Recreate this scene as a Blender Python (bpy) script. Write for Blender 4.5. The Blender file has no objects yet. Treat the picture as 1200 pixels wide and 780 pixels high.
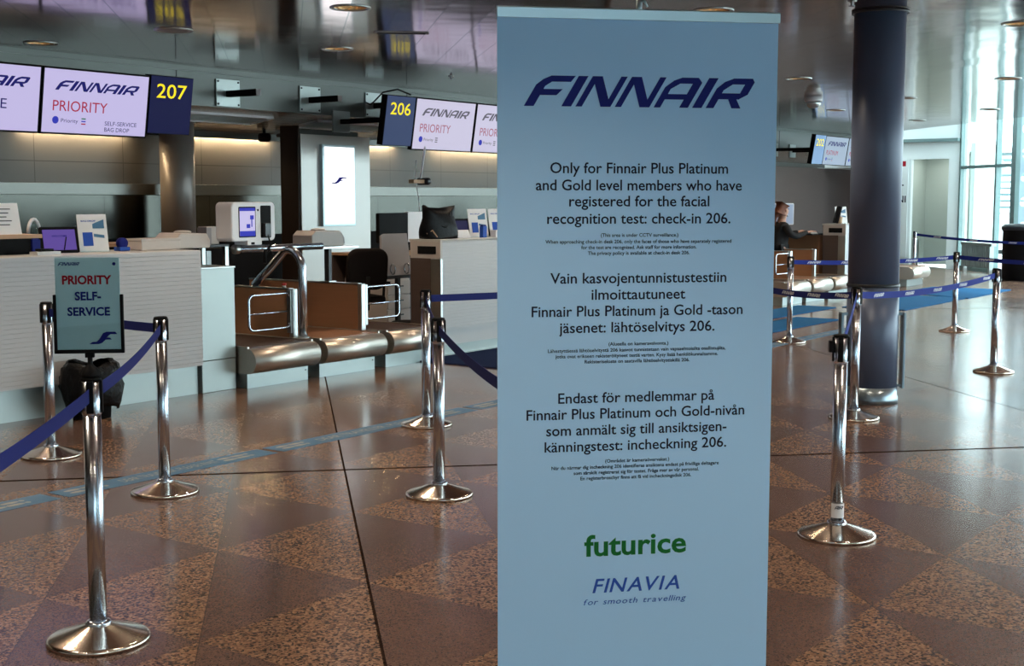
import bpy, bmesh, math, random
from mathutils import Vector, Matrix
random.seed(7)
R2 = math.sqrt(2.0)
PI = math.pi
S = bpy.context.scene
COL = S.collection

# ------------------------------------------------------------------ camera, world, sun, area lamps, exposure
HEAD = math.radians(35.5)            # heading of the lens, 0 = along the counters
PITCH = math.atan(0.1)
cam_d = bpy.data.cameras.new('camera')
cam = bpy.data.objects.new('camera', cam_d)
COL.objects.link(cam)
cam.location = (0, 0, 1.6)
cam.rotation_euler = (PI / 2 - PITCH, 0, HEAD - PI / 2)
cam_d.sensor_width = 36.0
cam_d.lens = 46.8
cam_d.clip_end = 300
S.camera = cam
S.view_settings.view_transform = 'Standard'
S.view_settings.look = 'None'
S.view_settings.exposure = -0.36
S.view_settings.gamma = 1.0
S.view_settings.use_curve_mapping = False

SKY_STRENGTH = 10.0
world = bpy.data.worlds.new('sky')
S.world = world
world.use_nodes = True
wb = world.node_tree.nodes['Background']
wb.inputs[0].default_value = (0.80, 0.93, 1.0, 1)
wb.inputs[1].default_value = SKY_STRENGTH

sun_d = bpy.data.lights.new('sun', 'SUN')
sun_d.energy = 5.0
sun_d.angle = math.radians(0.6)
sun_d.color = (1.0, 0.95, 0.86)
sun = bpy.data.objects.new('sun', sun_d)
COL.objects.link(sun)
sun.rotation_euler = Vector((-0.40, 0.42, -0.82)).to_track_quat('-Z', 'Y').to_euler()

def area_light(name, loc, direction, sx, sy, power, color):
    d = bpy.data.lights.new(name, 'AREA')
    d.shape = 'RECTANGLE'; d.size = sx; d.size_y = sy
    d.energy = power; d.color = color
    o = bpy.data.objects.new(name, d)
    COL.objects.link(o)
    o.location = loc
    o.rotation_euler = Vector(direction).to_track_quat('-Z', 'Z').to_euler()
    return o

# ------------------------------------------------------------------ materials
def new_mat(name):
    m = bpy.data.materials.new(name); m.use_nodes = True
    return m, m.node_tree.nodes, m.node_tree.links, m.node_tree.nodes['Principled BSDF']

def mat(name, color, rough=0.5, metal=0.0, noise=0.0, nscale=(20, 20, 20), bump=0.0, emit=None, estr=0.0, coat=0.0, spec=None):
    m, N, L, b = new_mat(name)
    b.inputs['Base Color'].default_value = (*color, 1)
    b.inputs['Roughness'].default_value = rough
    b.inputs['Metallic'].default_value = metal
    if coat: b.inputs['Coat Weight'].default_value = coat
    if spec is not None: b.inputs['Specular IOR Level'].default_value = spec
    if emit:
        b.inputs['Emission Color'].default_value = (*emit, 1)
        b.inputs['Emission Strength'].default_value = estr
    if noise or bump:
        tc = N.new('ShaderNodeTexCoord'); mp = N.new('ShaderNodeMapping')
        mp.inputs['Scale'].default_value = nscale
        nz = N.new('ShaderNodeTexNoise'); nz.inputs['Scale'].default_value = 1.0; nz.inputs['Detail'].default_value = 3
        L.new(tc.outputs['Object'], mp.inputs[0]); L.new(mp.outputs[0], nz.inputs['Vector'])
        if noise:
            mr = N.new('ShaderNodeMapRange')
            mr.inputs['To Min'].default_value = 1 - noise; mr.inputs['To Max'].default_value = 1 + noise
            mx = N.new('ShaderNodeVectorMath'); mx.operation = 'SCALE'
            mx.inputs[0].default_value = color
            L.new(nz.outputs[0], mr.inputs[0]); L.new(mr.outputs[0], mx.inputs['Scale'])
            L.new(mx.outputs[0], b.inputs['Base Color'])
        if bump:
            bp = N.new('ShaderNodeBump'); bp.inputs['Strength'].default_value = bump; bp.inputs['Distance'].default_value = 0.01
            L.new(nz.outputs[0], bp.inputs['Height']); L.new(bp.outputs[0], b.inputs['Normal'])
    return m

M = {}
M['chrome'] = mat('polished_steel', (0.60, 0.65, 0.73), 0.20, 1.0, 0.05, (60, 60, 3))
M['base_chrome'] = mat('polished_base_steel', (0.78, 0.68, 0.58), 0.17, 1.0, 0.04, (8, 8, 8))  # golden reflections of floor and lamps put into the steel's colour
M['steel'] = mat('brushed_steel', (0.50, 0.53, 0.53), 0.30, 1.0, 0.08, (3, 3, 90))
M['ledge_steel'] = mat('ledge_steel', (0.13, 0.13, 0.12), 0.3, 0.9, 0.05)
M['steel_panel'] = mat('pale_steel_panel', (0.36, 0.405, 0.40), 0.38, 0.65, 0.06, (1.5, 1.5, 4))
M['roller_steel'] = mat('roller_steel', (0.58, 0.53, 0.47), 0.40, 1.0, 0.06, (2, 60, 60))
M['dark_metal'] = mat('dark_metal', (0.03, 0.032, 0.036), 0.35, 0.3, 0.1)
M['black'] = mat('black_plastic', (0.009, 0.009, 0.010), 0.55, 0, 0.15, spec=0.06)
M['void'] = mat('matt_black', (0.008, 0.008, 0.009), 0.8, 0, 0.1, spec=0.1)
M['belt'] = mat('navy_webbing', (0.016, 0.024, 0.15), 0.7, 0, 0.12, (200, 200, 200), spec=0.12)
M['belt_blue'] = mat('bright_blue_webbing', (0.018, 0.034, 0.26), 0.7, 0, 0.12, (200, 200, 200), spec=0.12)  # the same navy webbing with the daylight's brightening put into its colour
M['white_text'] = mat('white_print', (0.75, 0.78, 0.85), 0.6)
M['banner'] = mat('banner_fabric', (0.38, 0.64, 0.94), 0.6, 0, 0.03, (300, 300, 300), 0.02)
M['alu'] = mat('anodised_aluminium', (0.42, 0.52, 0.55), 0.35, 0.6, 0.03)
M['navy_ink'] = mat('navy_ink', (0.012, 0.018, 0.17), 0.5, spec=0.1)
M['dark_ink'] = mat('dark_ink', (0.012, 0.013, 0.035), 0.55, spec=0.1)
M['green_ink'] = mat('green_ink', (0.012, 0.14, 0.03), 0.5, spec=0.1)
M['blue_ink'] = mat('blue_ink', (0.03, 0.09, 0.42), 0.5, spec=0.1)
M['red_ink'] = mat('red_ink', (0.33, 0.012, 0.025), 0.5, spec=0.1)
M['counter'] = mat('white_laminate', (0.50, 0.495, 0.51), 0.45, 0, 0.03, (4, 4, 4))
M['counter_top'] = mat('grey_worktop', (0.52, 0.50, 0.48), 0.4, 0, 0.05)
M['wood'] = mat('pale_wood', (0.50, 0.30, 0.17), 0.5, 0, 0.2, (2, 30, 30))
M['bronze'] = mat('bronze_panel', (0.40, 0.205, 0.11), 0.42, 0.25, 0.10, (3, 3, 60))  # brown reflections and orange glow on the steel dividers, put into the colour
M['dark_bronze'] = mat('dark_bronze_panel', (0.12, 0.085, 0.075), 0.4, 0.35, 0.10, (3, 3, 60))
M['beige'] = mat('beige_plastic', (0.50, 0.45, 0.42), 0.5, 0, 0.04)
M['grey_plastic'] = mat('grey_plastic', (0.30, 0.28, 0.29), 0.5, 0, 0.05)
M['white_plastic'] = mat('white_plastic', (0.72, 0.72, 0.76), 0.4, 0, 0.03)
M['paper'] = mat('white_paper', (0.78, 0.78, 0.80), 0.7, 0, 0.03)
M['chair'] = mat('black_upholstery', (0.014, 0.010, 0.009), 0.85, 0, 0.25, (150, 150, 150), 0.2, spec=0.1)
M['leather'] = mat('black_leather', (0.005, 0.005, 0.006), 0.34, 0, 0.2, (25, 25, 25), 0.35, spec=0.08)
M['bag_plastic'] = mat('black_bin_liner', (0.007, 0.007, 0.008), 0.25, 0, 0.2, (40, 40, 40), 1.0, spec=0.12)
M['mat_navy'] = mat('navy_carpet', (0.008, 0.016, 0.055), 0.95, 0, 0.3, (150, 150, 150), 0.4, spec=0.05)
M['mat_blue'] = mat('blue_carpet', (0.014, 0.10, 0.24), 0.95, 0, 0.25, (150, 150, 150), 0.4, spec=0.1)
M['tape'] = mat('blue_floor_tape', (0.045, 0.15, 0.28), 0.45, 0, 0.12, (30, 30, 30))
M['tape_print'] = mat('pale_tape_print', (0.36, 0.36, 0.34), 0.5, 0, 0.2, (40, 40, 40))
M['column'] = mat('column_paint', (0.105, 0.135, 0.215), 0.36, 0.1, 0.05, (3, 3, 3))
M['column_warm'] = mat('warm_column_paint', (0.23, 0.20, 0.185), 0.38, 0.3, 0.05, (3, 3, 3))  # tan grey tone for the shaft of the thin left column
M['column_band'] = mat('column_band_steel', (0.30, 0.38, 0.44), 0.3, 0.8, 0.05)
M['white_wall'] = mat('white_wall_paint', (0.78, 0.82, 0.82), 0.6, 0, 0.02, (2, 2, 2))
M['room_wall'] = mat('grey_green_wall_paint', (0.42, 0.48, 0.45), 0.7, 0, 0.03, (2, 2, 2))
M['frame'] = mat('grey_green_frame', (0.16, 0.24, 0.24), 0.45, 0.3, 0.05)
M['bulkhead'] = mat('grey_green_metal_panel', (0.082, 0.090, 0.085), 0.34, 0.45, 0.05, (1, 1, 1))
M['pylon'] = mat('pale_enamel_panel', (0.58, 0.56, 0.53), 0.22, 0.15, 0.03, (1, 1, 1))
M['dark_side'] = mat('dark_brown_panel', (0.03, 0.02, 0.018), 0.5, 0.0, 0.1, spec=0.15)
M['screen_white'] = mat('lit_screen', (0.02, 0.02, 0.02), 0.4, 0, emit=(0.56, 0.50, 0.80), estr=1.20, spec=0.2)
M['screen_pale'] = mat('lit_screen_pale', (0.02, 0.02, 0.02), 0.4, 0, emit=(0.60, 0.56, 0.74), estr=1.20, spec=0.2)  # washed-out look of a screen seen side-on, put into the colour
M['screen_far'] = mat('lit_screen_far', (0.02, 0.02, 0.02), 0.4, 0, emit=(0.30, 0.38, 0.52), estr=1.10, spec=0.2)
M['sc_navy'] = mat('screen_navy', (0.01, 0.01, 0.02), 0.6, 0, emit=(0.010, 0.010, 0.16), estr=1.0, spec=0.1)
M['sc_grey'] = mat('screen_grey', (0.02, 0.02, 0.02), 0.6, 0, emit=(0.14, 0.13, 0.18), estr=1.0, spec=0.1)  # navy lettering with the side-on wash put into its colour
M['sc_red'] = mat('screen_red', (0.02, 0.01, 0.01), 0.6, 0, emit=(0.46, 0.012, 0.06), estr=1.0, spec=0.1)
M['sc_pink'] = mat('screen_pink', (0.02, 0.01, 0.01), 0.6, 0, emit=(0.48, 0.16, 0.25), estr=1.0, spec=0.1)  # red lettering with the side-on wash put into its colour
M['sc_blue'] = mat('screen_blue', (0.01, 0.01, 0.02), 0.6, 0, emit=(0.04, 0.05, 0.55), estr=1.0, spec=0.1)
M['sc_violet'] = mat('screen_violet', (0.01, 0.01, 0.02), 0.6, 0, emit=(0.15, 0.09, 0.42), estr=0.9, spec=0.1)
M['sc_dim'] = mat('screen_dim_blue', (0.01, 0.01, 0.02), 0.6, 0, emit=(0.02, 0.02, 0.07), estr=1.0, spec=0.1)
M['sc_green'] = mat('screen_green', (0.01, 0.02, 0.01), 0.6, 0, emit=(0.02, 0.2, 0.12), estr=1.0, spec=0.1)
M['sign_navy'] = mat('backlit_navy', (0.01, 0.01, 0.03), 0.6, 0, emit=(0.006, 0.007, 0.055), estr=1.0, spec=0.15)
M['sign_slate'] = mat('backlit_slate', (0.02, 0.03, 0.06), 0.6, 0, emit=(0.045, 0.065, 0.15), estr=1.0, spec=0.15)
M['sign_blue'] = mat('backlit_blue', (0.02, 0.03, 0.06), 0.3, 0, emit=(0.05, 0.16, 0.42), estr=1.0)
M['sc_yellow'] = mat('backlit_yellow', (0.2, 0.2, 0.02), 0.6, 0, emit=(1.0, 0.80, 0.015), estr=1.25, spec=0.1)
M['lightbox'] = mat('lightbox_face', (0.5, 0.5, 0.5), 0.3, 0, emit=(1.0, 0.98, 1.0), estr=2.2)
M['lamp'] = mat('lamp_glow', (0.5, 0.5, 0.5), 0.3, 0, emit=(1.0, 0.86, 0.66), estr=7.0)
M['cove'] = mat('cove_glow', (0.5, 0.5, 0.5), 0.3, 0, emit=(1.0, 0.80, 0.52), estr=2.5)
M['reflector'] = mat('amber_reflector', (0.75, 0.50, 0.26), 0.25, 1.0, 0.35, (60, 60, 60), 0.5)
M['skin'] = mat('skin', (0.55, 0.30, 0.22), 0.55, 0, 0.05)
M['hair'] = mat('auburn_hair', (0.16, 0.05, 0.025), 0.6, 0, 0.3, (60, 60, 60))
M['cloth'] = mat('black_knit', (0.014, 0.013, 0.015), 0.85, 0, 0.2, (80, 80, 80))
M['mask'] = mat('pale_mask', (0.62, 0.70, 0.78), 0.7)
M['red'] = mat('red_plastic', (0.5, 0.02, 0.02), 0.4)
M['ext_concrete'] = mat('pale_concrete', (0.62, 0.64, 0.64), 0.8, 0, 0.08)
M['ext_louver'] = mat('white_louver', (0.78, 0.84, 0.86), 0.6, 0, 0.05)
M['ext_green'] = mat('teal_steel', (0.42, 0.58, 0.60), 0.5, 0.1, 0.08)
M['clear'] = None

def make_clear(name, tint, gloss):
    m, N, L, b = new_mat(name)
    N.remove(b)
    t = N.new('ShaderNodeBsdfTransparent'); t.inputs[0].default_value = (*tint, 1)
    g = N.new('ShaderNodeBsdfGlossy'); g.inputs['Roughness'].default_value = 0.02
    mx = N.new('ShaderNodeMixShader'); mx.inputs[0].default_value = gloss
    L.new(t.outputs[0], mx.inputs[1]); L.new(g.outputs[0], mx.inputs[2])
    L.new(mx.outputs[0], N['Material Output'].inputs[0])
    return m
M['clear'] = make_clear('window_glass', (0.93, 0.98, 0.97), 0.07)
M['acrylic'] = make_clear('clear_acrylic', (0.85, 0.95, 0.96), 0.10)

def math_node(N, L, op, a, b=None):
    n = N.new('ShaderNodeMath'); n.operation = op
    for i, v in enumerate((a, b)):
        if v is None: continue
        if isinstance(v, (int, float)): n.inputs[i].default_value = v
        else: L.new(v, n.inputs[i])
    return n.outputs[0]

def floor_material():
    m, N, L, b = new_mat('granite_triangle_floor')
    tc = N.new('ShaderNodeTexCoord'); sx = N.new('ShaderNodeSeparateXYZ')
    L.new(tc.outputs['Object'], sx.inputs[0])
    f = lambda op, a, c=None: math_node(N, L, op, a, c)
    u = f('MULTIPLY', f('ADD', sx.outputs[0], sx.outputs[1]), 1 / R2)
    v = f('MULTIPLY', f('SUBTRACT', sx.outputs[0], sx.outputs[1]), 1 / R2)
    c = f('DIVIDE', f('ADD', v, 0.345), 0.65)
    colm = f('FLOOR', c)
    a = f('SUBTRACT', c, colm)
    bb = f('FRACT', f('ADD', f('DIVIDE', f('SUBTRACT', u, 4.83), 1.3), f('MULTIPLY', colm, 0.5)))
    t = f('ABSOLUTE', f('SUBTRACT', bb, 0.5))
    dark = f('LESS_THAN', t, f('MULTIPLY', f('SUBTRACT', 1.0, a), 0.5))
    # joints
    def lines(val, period, off, half):
        q = f('ABSOLUTE', f('SUBTRACT', f('MODULO', f('ADD', val, 100 * period - off + period / 2), period), period / 2))
        return f('LESS_THAN', q, half)
    j_big = f('MAXIMUM', lines(v, 5.2, 0.305, 0.006), lines(u, 10.4, 7.87, 0.019))
    j_thin = lines(v, 0.65, 0.305, 0.0022)
    # granite grain
    vo = N.new('ShaderNodeTexVoronoi'); vo.inputs['Scale'].default_value = 105
    L.new(tc.outputs['Object'], vo.inputs['Vector'])
    vsep = N.new('ShaderNodeSeparateColor'); L.new(vo.outputs['Color'], vsep.inputs[0])
    r1 = N.new('ShaderNodeValToRGB'); e = r1.color_ramp.elements
    e[0].position = 0.0; e[0].color = (0.030, 0.021, 0.020, 1)
    e[1].position = 1.0; e[1].color = (0.33, 0.20, 0.125, 1)
    for p, cc in ((0.22, (0.062, 0.040, 0.034, 1)), (0.40, (0.155, 0.088, 0.058, 1)), (0.75, (0.235, 0.138, 0.090, 1))):
        k = e.new(p); k.color = cc
    L.new(vsep.outputs[0], r1.inputs[0])
    vo2 = N.new('ShaderNodeTexVoronoi'); vo2.inputs['Scale'].default_value = 170
    L.new(tc.outputs['Object'], vo2.inputs['Vector'])
    vs2 = N.new('ShaderNodeSeparateColor'); L.new(vo2.outputs['Color'], vs2.inputs[0])
    r2 = N.new('ShaderNodeValToRGB'); e = r2.color_ramp.elements
    e[0].position = 0.0; e[0].color = (0.075, 0.046, 0.040, 1)
    e[1].position = 1.0; e[1].color = (0.155, 0.094, 0.076, 1)
    L.new(vs2.outputs[0], r2.inputs[0])
    mx = N.new('ShaderNodeMix'); mx.data_type = 'RGBA'
    L.new(dark, mx.inputs[0]); L.new(r1.outputs[0], mx.inputs[6]); L.new(r2.outputs[0], mx.inputs[7])
    # broad wear
    nz = N.new('ShaderNodeTexNoise'); nz.inputs['Scale'].default_value = 0.9; nz.inputs['Detail'].default_value = 4
    L.new(tc.outputs['Object'], nz.inputs['Vector'])
    mr = N.new('ShaderNodeMapRange'); mr.inputs['To Min'].default_value = 0.85; mr.inputs['To Max'].default_value = 1.15
    L.new(nz.outputs[0], mr.inputs[0])
    k = f('MULTIPLY', mr.outputs[0], f('SUBTRACT', 1.0, f('MAXIMUM', f('MULTIPLY', j_big, 0.85), f('MULTIPLY', j_thin, 0.45))))
    sc = N.new('ShaderNodeVectorMath'); sc.operation = 'SCALE'
    L.new(mx.outputs[2], sc.inputs[0]); L.new(k, sc.inputs['Scale'])
    L.new(sc.outputs[0], b.inputs['Base Color'])
    rr = N.new('ShaderNodeMapRange'); rr.inputs['To Min'].default_value = 0.13; rr.inputs['To Max'].default_value = 0.25
    L.new(nz.outputs[0], rr.inputs[0]); L.new(f('MAXIMUM', rr.outputs[0], f('MULTIPLY', j_big, 0.8)), b.inputs['Roughness'])
    L.new(f('MULTIPLY', f('SUBTRACT', 1.0, j_big), 0.5), b.inputs['Specular IOR Level'])
    b.inputs['IOR'].default_value = 1.43
    return m

def ceiling_material():
    m, N, L, b = new_mat('polished_metal_ceiling')
    tc = N.new('ShaderNodeTexCoord'); sx = N.new('ShaderNodeSeparateXYZ')
    L.new(tc.outputs['Object'], sx.inputs[0])
    f = lambda op, a, c=None: math_node(N, L, op, a, c)
    u = f('MULTIPLY', f('ADD', sx.outputs[0], sx.outputs[1]), 1 / R2)
    v = f('MULTIPLY', f('SUBTRACT', sx.outputs[0], sx.outputs[1]), 1 / R2)
    def lines(val, period, off, half):
        q = f('ABSOLUTE', f('SUBTRACT', f('MODULO', f('ADD', val, 100 * period - off + period / 2), period), period / 2))
        return f('LESS_THAN', q, half)
    j = f('MAXIMUM', lines(v, 0.36, 0.13, 0.006), lines(u, 2.75, 0.9, 0.006))
    mx = N.new('ShaderNodeMix'); mx.data_type = 'RGBA'
    mx.inputs[6].default_value = (0.31, 0.232, 0.225, 1); mx.inputs[7].default_value = (0.05, 0.045, 0.045, 1)
    L.new(j, mx.inputs[0]); L.new(mx.outputs[2], b.inputs['Base Color'])
    b.inputs['Metallic'].default_value = 0.85
    b.inputs['Roughness'].default_value = 0.11
    # each panel lies a little out of true, with faint ripples across it
    pan = f('FLOOR', f('DIVIDE', f('SUBTRACT', v, 0.13), 0.36))
    cx = N.new('ShaderNodeCombineXYZ'); L.new(f('MULTIPLY', u, 1.1), cx.inputs[0]); L.new(f('MULTIPLY', pan, 3.7), cx.inputs[1])
    L.new(f('MULTIPLY', v, 0.9), cx.inputs[2])
    nz = N.new('ShaderNodeTexNoise'); nz.inputs['Scale'].default_value = 1.0; nz.inputs['Detail'].default_value = 2
    L.new(cx.outputs[0], nz.inputs['Vector'])
    wn = N.new('ShaderNodeTexWhiteNoise'); wn.noise_dimensions = '1D'; L.new(pan, wn.inputs['W'])
    fr = f('FRACT', f('DIVIDE', f('SUBTRACT', v, 0.13), 0.36))
    tilt = f('MULTIPLY', f('MULTIPLY', f('SUBTRACT', wn.outputs['Value'], 0.5), fr), 0.10)
    hh = f('ADD', f('MULTIPLY', nz.outputs[0], 0.16), tilt)
    bp = N.new('ShaderNodeBump'); bp.inputs['Strength'].default_value = 1.0; bp.inputs['Distance'].default_value = 0.035
    L.new(hh, bp.inputs['Height']); L.new(bp.outputs[0], b.inputs['Normal'])
    return m

def tile_material(name, color, joint, w, h, zoff, rough, metal, jw=0.006, xoff=0.0):
    m, N, L, b = new_mat(name)
    tc = N.new('ShaderNodeTexCoord'); sx = N.new('ShaderNodeSeparateXYZ')
    L.new(tc.outputs['Object'], sx.inputs[0])
    f = lambda op, a, c=None: math_node(N, L, op, a, c)
    def lines(val, period, off, half):
        q = f('ABSOLUTE', f('SUBTRACT', f('MODULO', f('ADD', val, 100 * period - off + period / 2), period), period / 2))
        return f('LESS_THAN', q, half)
    j = f('MAXIMUM', lines(sx.outputs[0], w, xoff, jw), lines(sx.outputs[2], h, zoff, jw))
    nz = N.new('ShaderNodeTexNoise'); nz.inputs['Scale'].default_value = 1.4
    L.new(tc.outputs['Object'], nz.inputs['Vector'])
    mr = N.new('ShaderNodeMapRange'); mr.inputs['To Min'].default_value = 0.88; mr.inputs['To Max'].default_value = 1.12
    L.new(nz.outputs[0], mr.inputs[0])
    sc = N.new('ShaderNodeVectorMath'); sc.operation = 'SCALE'; sc.inputs[0].default_value = color
    L.new(mr.outputs[0], sc.inputs['Scale'])
    mx = N.new('ShaderNodeMix'); mx.data_type = 'RGBA'
    L.new(j, mx.inputs[0]); L.new(sc.outputs[0], mx.inputs[6]); mx.inputs[7].default_value = (*joint, 1)
    L.new(mx.outputs[2], b.inputs['Base Color'])
    b.inputs['Roughness'].default_value = rough; b.inputs['Metallic'].default_value = metal
    return m

def weave_material():
    m, N, L, b = new_mat('ribbed_conveyor_rubber')
    tc = N.new('ShaderNodeTexCoord')
    mp = N.new('ShaderNodeMapping'); mp.inputs['Rotation'].default_value = (0, 0, PI / 4); mp.inputs['Scale'].default_value = (1, 1, 1)
    L.new(tc.outputs['Object'], mp.inputs[0])
    ck = N.new('ShaderNodeTexChecker'); ck.inputs['Scale'].default_value = 45
    ck.inputs['Color1'].default_value = (0.09, 0.048, 0.035, 1); ck.inputs['Color2'].default_value = (0.028, 0.018, 0.016, 1)
    L.new(mp.outputs[0], ck.inputs['Vector']); L.new(ck.outputs[0], b.inputs['Base Color'])
    bp = N.new('ShaderNodeBump'); bp.inputs['Strength'].default_value = 0.5; bp.inputs['Distance'].default_value = 0.004
    L.new(ck.outputs[1], bp.inputs['Height']); L.new(bp.outputs[0], b.inputs['Normal'])
    b.inputs['Roughness'].default_value = 0.5
    return m

M['floor'] = floor_material()
M['ceiling'] = ceiling_material()
M['back_tiles'] = tile_material('bronze_grey_wall_panels', (0.060, 0.056, 0.052), (0.02, 0.018, 0.016), 1.2, 0.36, 2.03, 0.42, 0.35, 0.005, 0.6)
M['back_steel'] = tile_material('polished_wall_steel', (0.055, 0.056, 0.050), (0.02, 0.02, 0.018), 1.6, 9.0, 4.0, 0.16, 0.95, 0.004, 0.3)
M['soffit'] = tile_material('slatted_soffit', (0.42, 0.36, 0.31), (0.14, 0.11, 0.09), 9.0, 0.019, 0.0, 0.26, 0.5, 0.003)
M['ribbed'] = weave_material()
M['rubber'] = mat('smooth_brown_rubber', (0.26, 0.13, 0.075), 0.36, 0.0, 0.1, (6, 6, 6))  # brown rubber with the orange light on the belts mixed into its colour

# ------------------------------------------------------------------ mesh builder
class MB:
    def __init__(s): s.v = []; s.f = []; s.sm = []
    def add(s, verts, faces, smooth=False):
        o = len(s.v); s.v += [tuple(p) for p in verts]
        for q in faces: s.f.append([o + i for i in q]); s.sm.append(smooth)
        return s
    def box(s, x0, x1, y0, y1, z0, z1, T=None):
        p = [(x, y, z) for z in (z0, z1) for y in (y0, y1) for x in (x0, x1)]
        if T: p = [T @ Vector(q) for q in p]
        return s.add(p, [(0, 2, 3, 1), (4, 5, 7, 6), (0, 1, 5, 4), (2, 6, 7, 3), (0, 4, 6, 2), (1, 3, 7, 5)])
    def lathe(s, prof, n=32, c=(0, 0, 0), smooth=True, T=None, caps=True):
        vs = []
        for r, z in prof:
            for k in range(n):
                a = 2 * PI * k / n
                q = Vector((c[0] + r * math.cos(a), c[1] + r * math.sin(a), c[2] + z))
                vs.append(T @ q if T else q)
        fs = []
        for i in range(len(prof) - 1):
            for k in range(n):
                k2 = (k + 1) % n
                fs.append((i * n + k, i * n + k2, (i + 1) * n + k2, (i + 1) * n + k))
        o = len(s.v); s.add(vs, fs, smooth)
        for i, rev in ((0, True), (len(prof) - 1, False)):
            if caps and prof[i][0] > 1e-5:
                q = [o + i * n + k for k in range(n)]
                s.f.append(q[::-1] if rev else q); s.sm.append(False)
        return s
    def tube(s, pts, r, n=12, closed=False):
        pts = [Vector(p) for p in pts]; N = len(pts); rings = []
        up = None
        for i, p in enumerate(pts):
            if closed: d = pts[(i + 1) % N] - pts[i - 1]
            elif i == 0: d = pts[1] - p
            elif i == N - 1: d = p - pts[i - 1]
            else: d = pts[i + 1] - pts[i - 1]
            d.normalize()
            if up is None:
                up = Vector((0, 0, 1)) if abs(d.z) < 0.9 else Vector((1, 0, 0))
            a = d.cross(up)
            if a.length < 1e-5: a = d.cross(Vector((0.3, 1, 0.1)))
            a.normalize(); b = a.cross(d).normalized(); up = b
            rad = r[i] if isinstance(r, (list, tuple)) else r
            rings.append([p + (a * math.cos(2 * PI * k / n) + b * math.sin(2 * PI * k / n)) * rad for k in range(n)])
        o = len(s.v)
        for g in rings: s.v += [tuple(q) for q in g]
        M_ = N if closed else N - 1
        for i in range(M_):
            j = (i + 1) % N
            for k in range(n):
                k2 = (k + 1) % n
                s.f.append([o + i * n + k, o + j * n + k, o + j * n + k2, o + i * n + k2]); s.sm.append(True)
        if not closed:
            s.f.append([o + k for k in range(n)]); s.sm.append(False)
            s.f.append([o + (N - 1) * n + k for k in range(n)][::-1]); s.sm.append(False)
        return s
    def prism(s, poly, axis, a0, a1, T=None, smooth=False):
        # poly in the two axes other than 'axis'
        def mk(p, a):
            q = {'x': (a, p[0], p[1]), 'y': (p[0], a, p[1]), 'z': (p[0], p[1], a)}[axis]
            return T @ Vector(q) if T else q
        n = len(poly)
        vs = [mk(p, a0) for p in poly] + [mk(p, a1) for p in poly]
        o = len(s.v); s.v += [tuple(q) for q in vs]
        s.f.append([o + i for i in range(n)][::-1]); s.sm.append(False)
        s.f.append([o + n + i for i in range(n)]); s.sm.append(False)
        for i in range(n):
            j = (i + 1) % n
            s.f.append([o + i, o + j, o + n + j, o + n + i]); s.sm.append(smooth)
        return s
    def mesh(s, name):
        me = bpy.data.meshes.new(name)
        me.from_pydata(s.v, [], s.f)
        me.polygons.foreach_set('use_smooth', s.sm)
        bm = bmesh.new(); bm.from_mesh(me); bmesh.ops.recalc_face_normals(bm, faces=bm.faces); bm.to_mesh(me); bm.free()
        me.update()
        return me
    def build(s, name, material, parent=None, bevel=0.0, loc=None, label=None):
        me = s.mesh(name); me.materials.append(material)
        o = bpy.data.objects.new(name, me); COL.objects.link(o)
        if parent: o.parent = parent
        if loc: o.location = loc
        if bevel:
            bv = o.modifiers.new('bevel', 'BEVEL'); bv.width = bevel; bv.segments = 2; bv.limit_method = 'ANGLE'; bv.angle_limit = math.radians(40)
        if label: o['label'] = label
        return o

def rrect(x0, x1, y0, y1, r, n=5):
    p = []
    for cx, cy, a0 in ((x1 - r, y1 - r, 0), (x0 + r, y1 - r, 90), (x0 + r, y0 + r, 180), (x1 - r, y0 + r, 270)):
        for k in range(n + 1):
            a = math.radians(a0 + 90 * k / n); p.append((cx + r * math.cos(a), cy + r * math.sin(a)))
    return p

def thing(name, label, cat, loc=(0, 0, 0), rz=0.0, group=None):
    o = bpy.data.objects.new(name, None); COL.objects.link(o)
    o.empty_display_size = 0.1
    o.location = loc; o.rotation_euler = (0, 0, rz)
    o['label'] = label; o['category'] = cat
    if group: o['group'] = group
    return o
def tag(o, label, cat, group=None):
    o['label'] = label; o['category'] = cat
    if group: o['group'] = group
    return o
def struct(o):
    o['kind'] = 'structure'; return o
def dup(root, loc, rz, label=None, group=None):
    r = root.copy(); COL.objects.link(r); r.location = loc; r.rotation_euler = (0, 0, rz)
    if label: r['label'] = label
    if group: r['group'] = group
    for ch in list(root.children):
        c = ch.copy(); COL.objects.link(c); c.parent = r
        for g in list(ch.children):
            d = g.copy(); COL.objects.link(d); d.parent = c
    return r

# ------------------------------------------------------------------ lettering
_fc = {}
def text_mesh(txt, offset=0.0):
    key = (txt, offset)
    if key in _fc: return _fc[key]
    cu = bpy.data.curves.new('t', 'FONT'); cu.body = txt; cu.size = 1.0; cu.offset = offset; cu.resolution_u = 3
    ob = bpy.data.objects.new('t', cu); COL.objects.link(ob)
    dg = bpy.context.evaluated_depsgraph_get(); dg.update()
    me = bpy.data.meshes.new_from_object(ob.evaluated_get(dg))
    vs = [tuple(v.co) for v in me.vertices]; fs = [list(p.vertices) for p in me.polygons]
    bpy.data.objects.remove(ob); bpy.data.curves.remove(cu); bpy.data.meshes.remove(me)
    _fc[key] = (vs, fs)
    return vs, fs
_H = text_mesh('H'); CAP = max(v[1] for v in _H[0])

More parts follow.
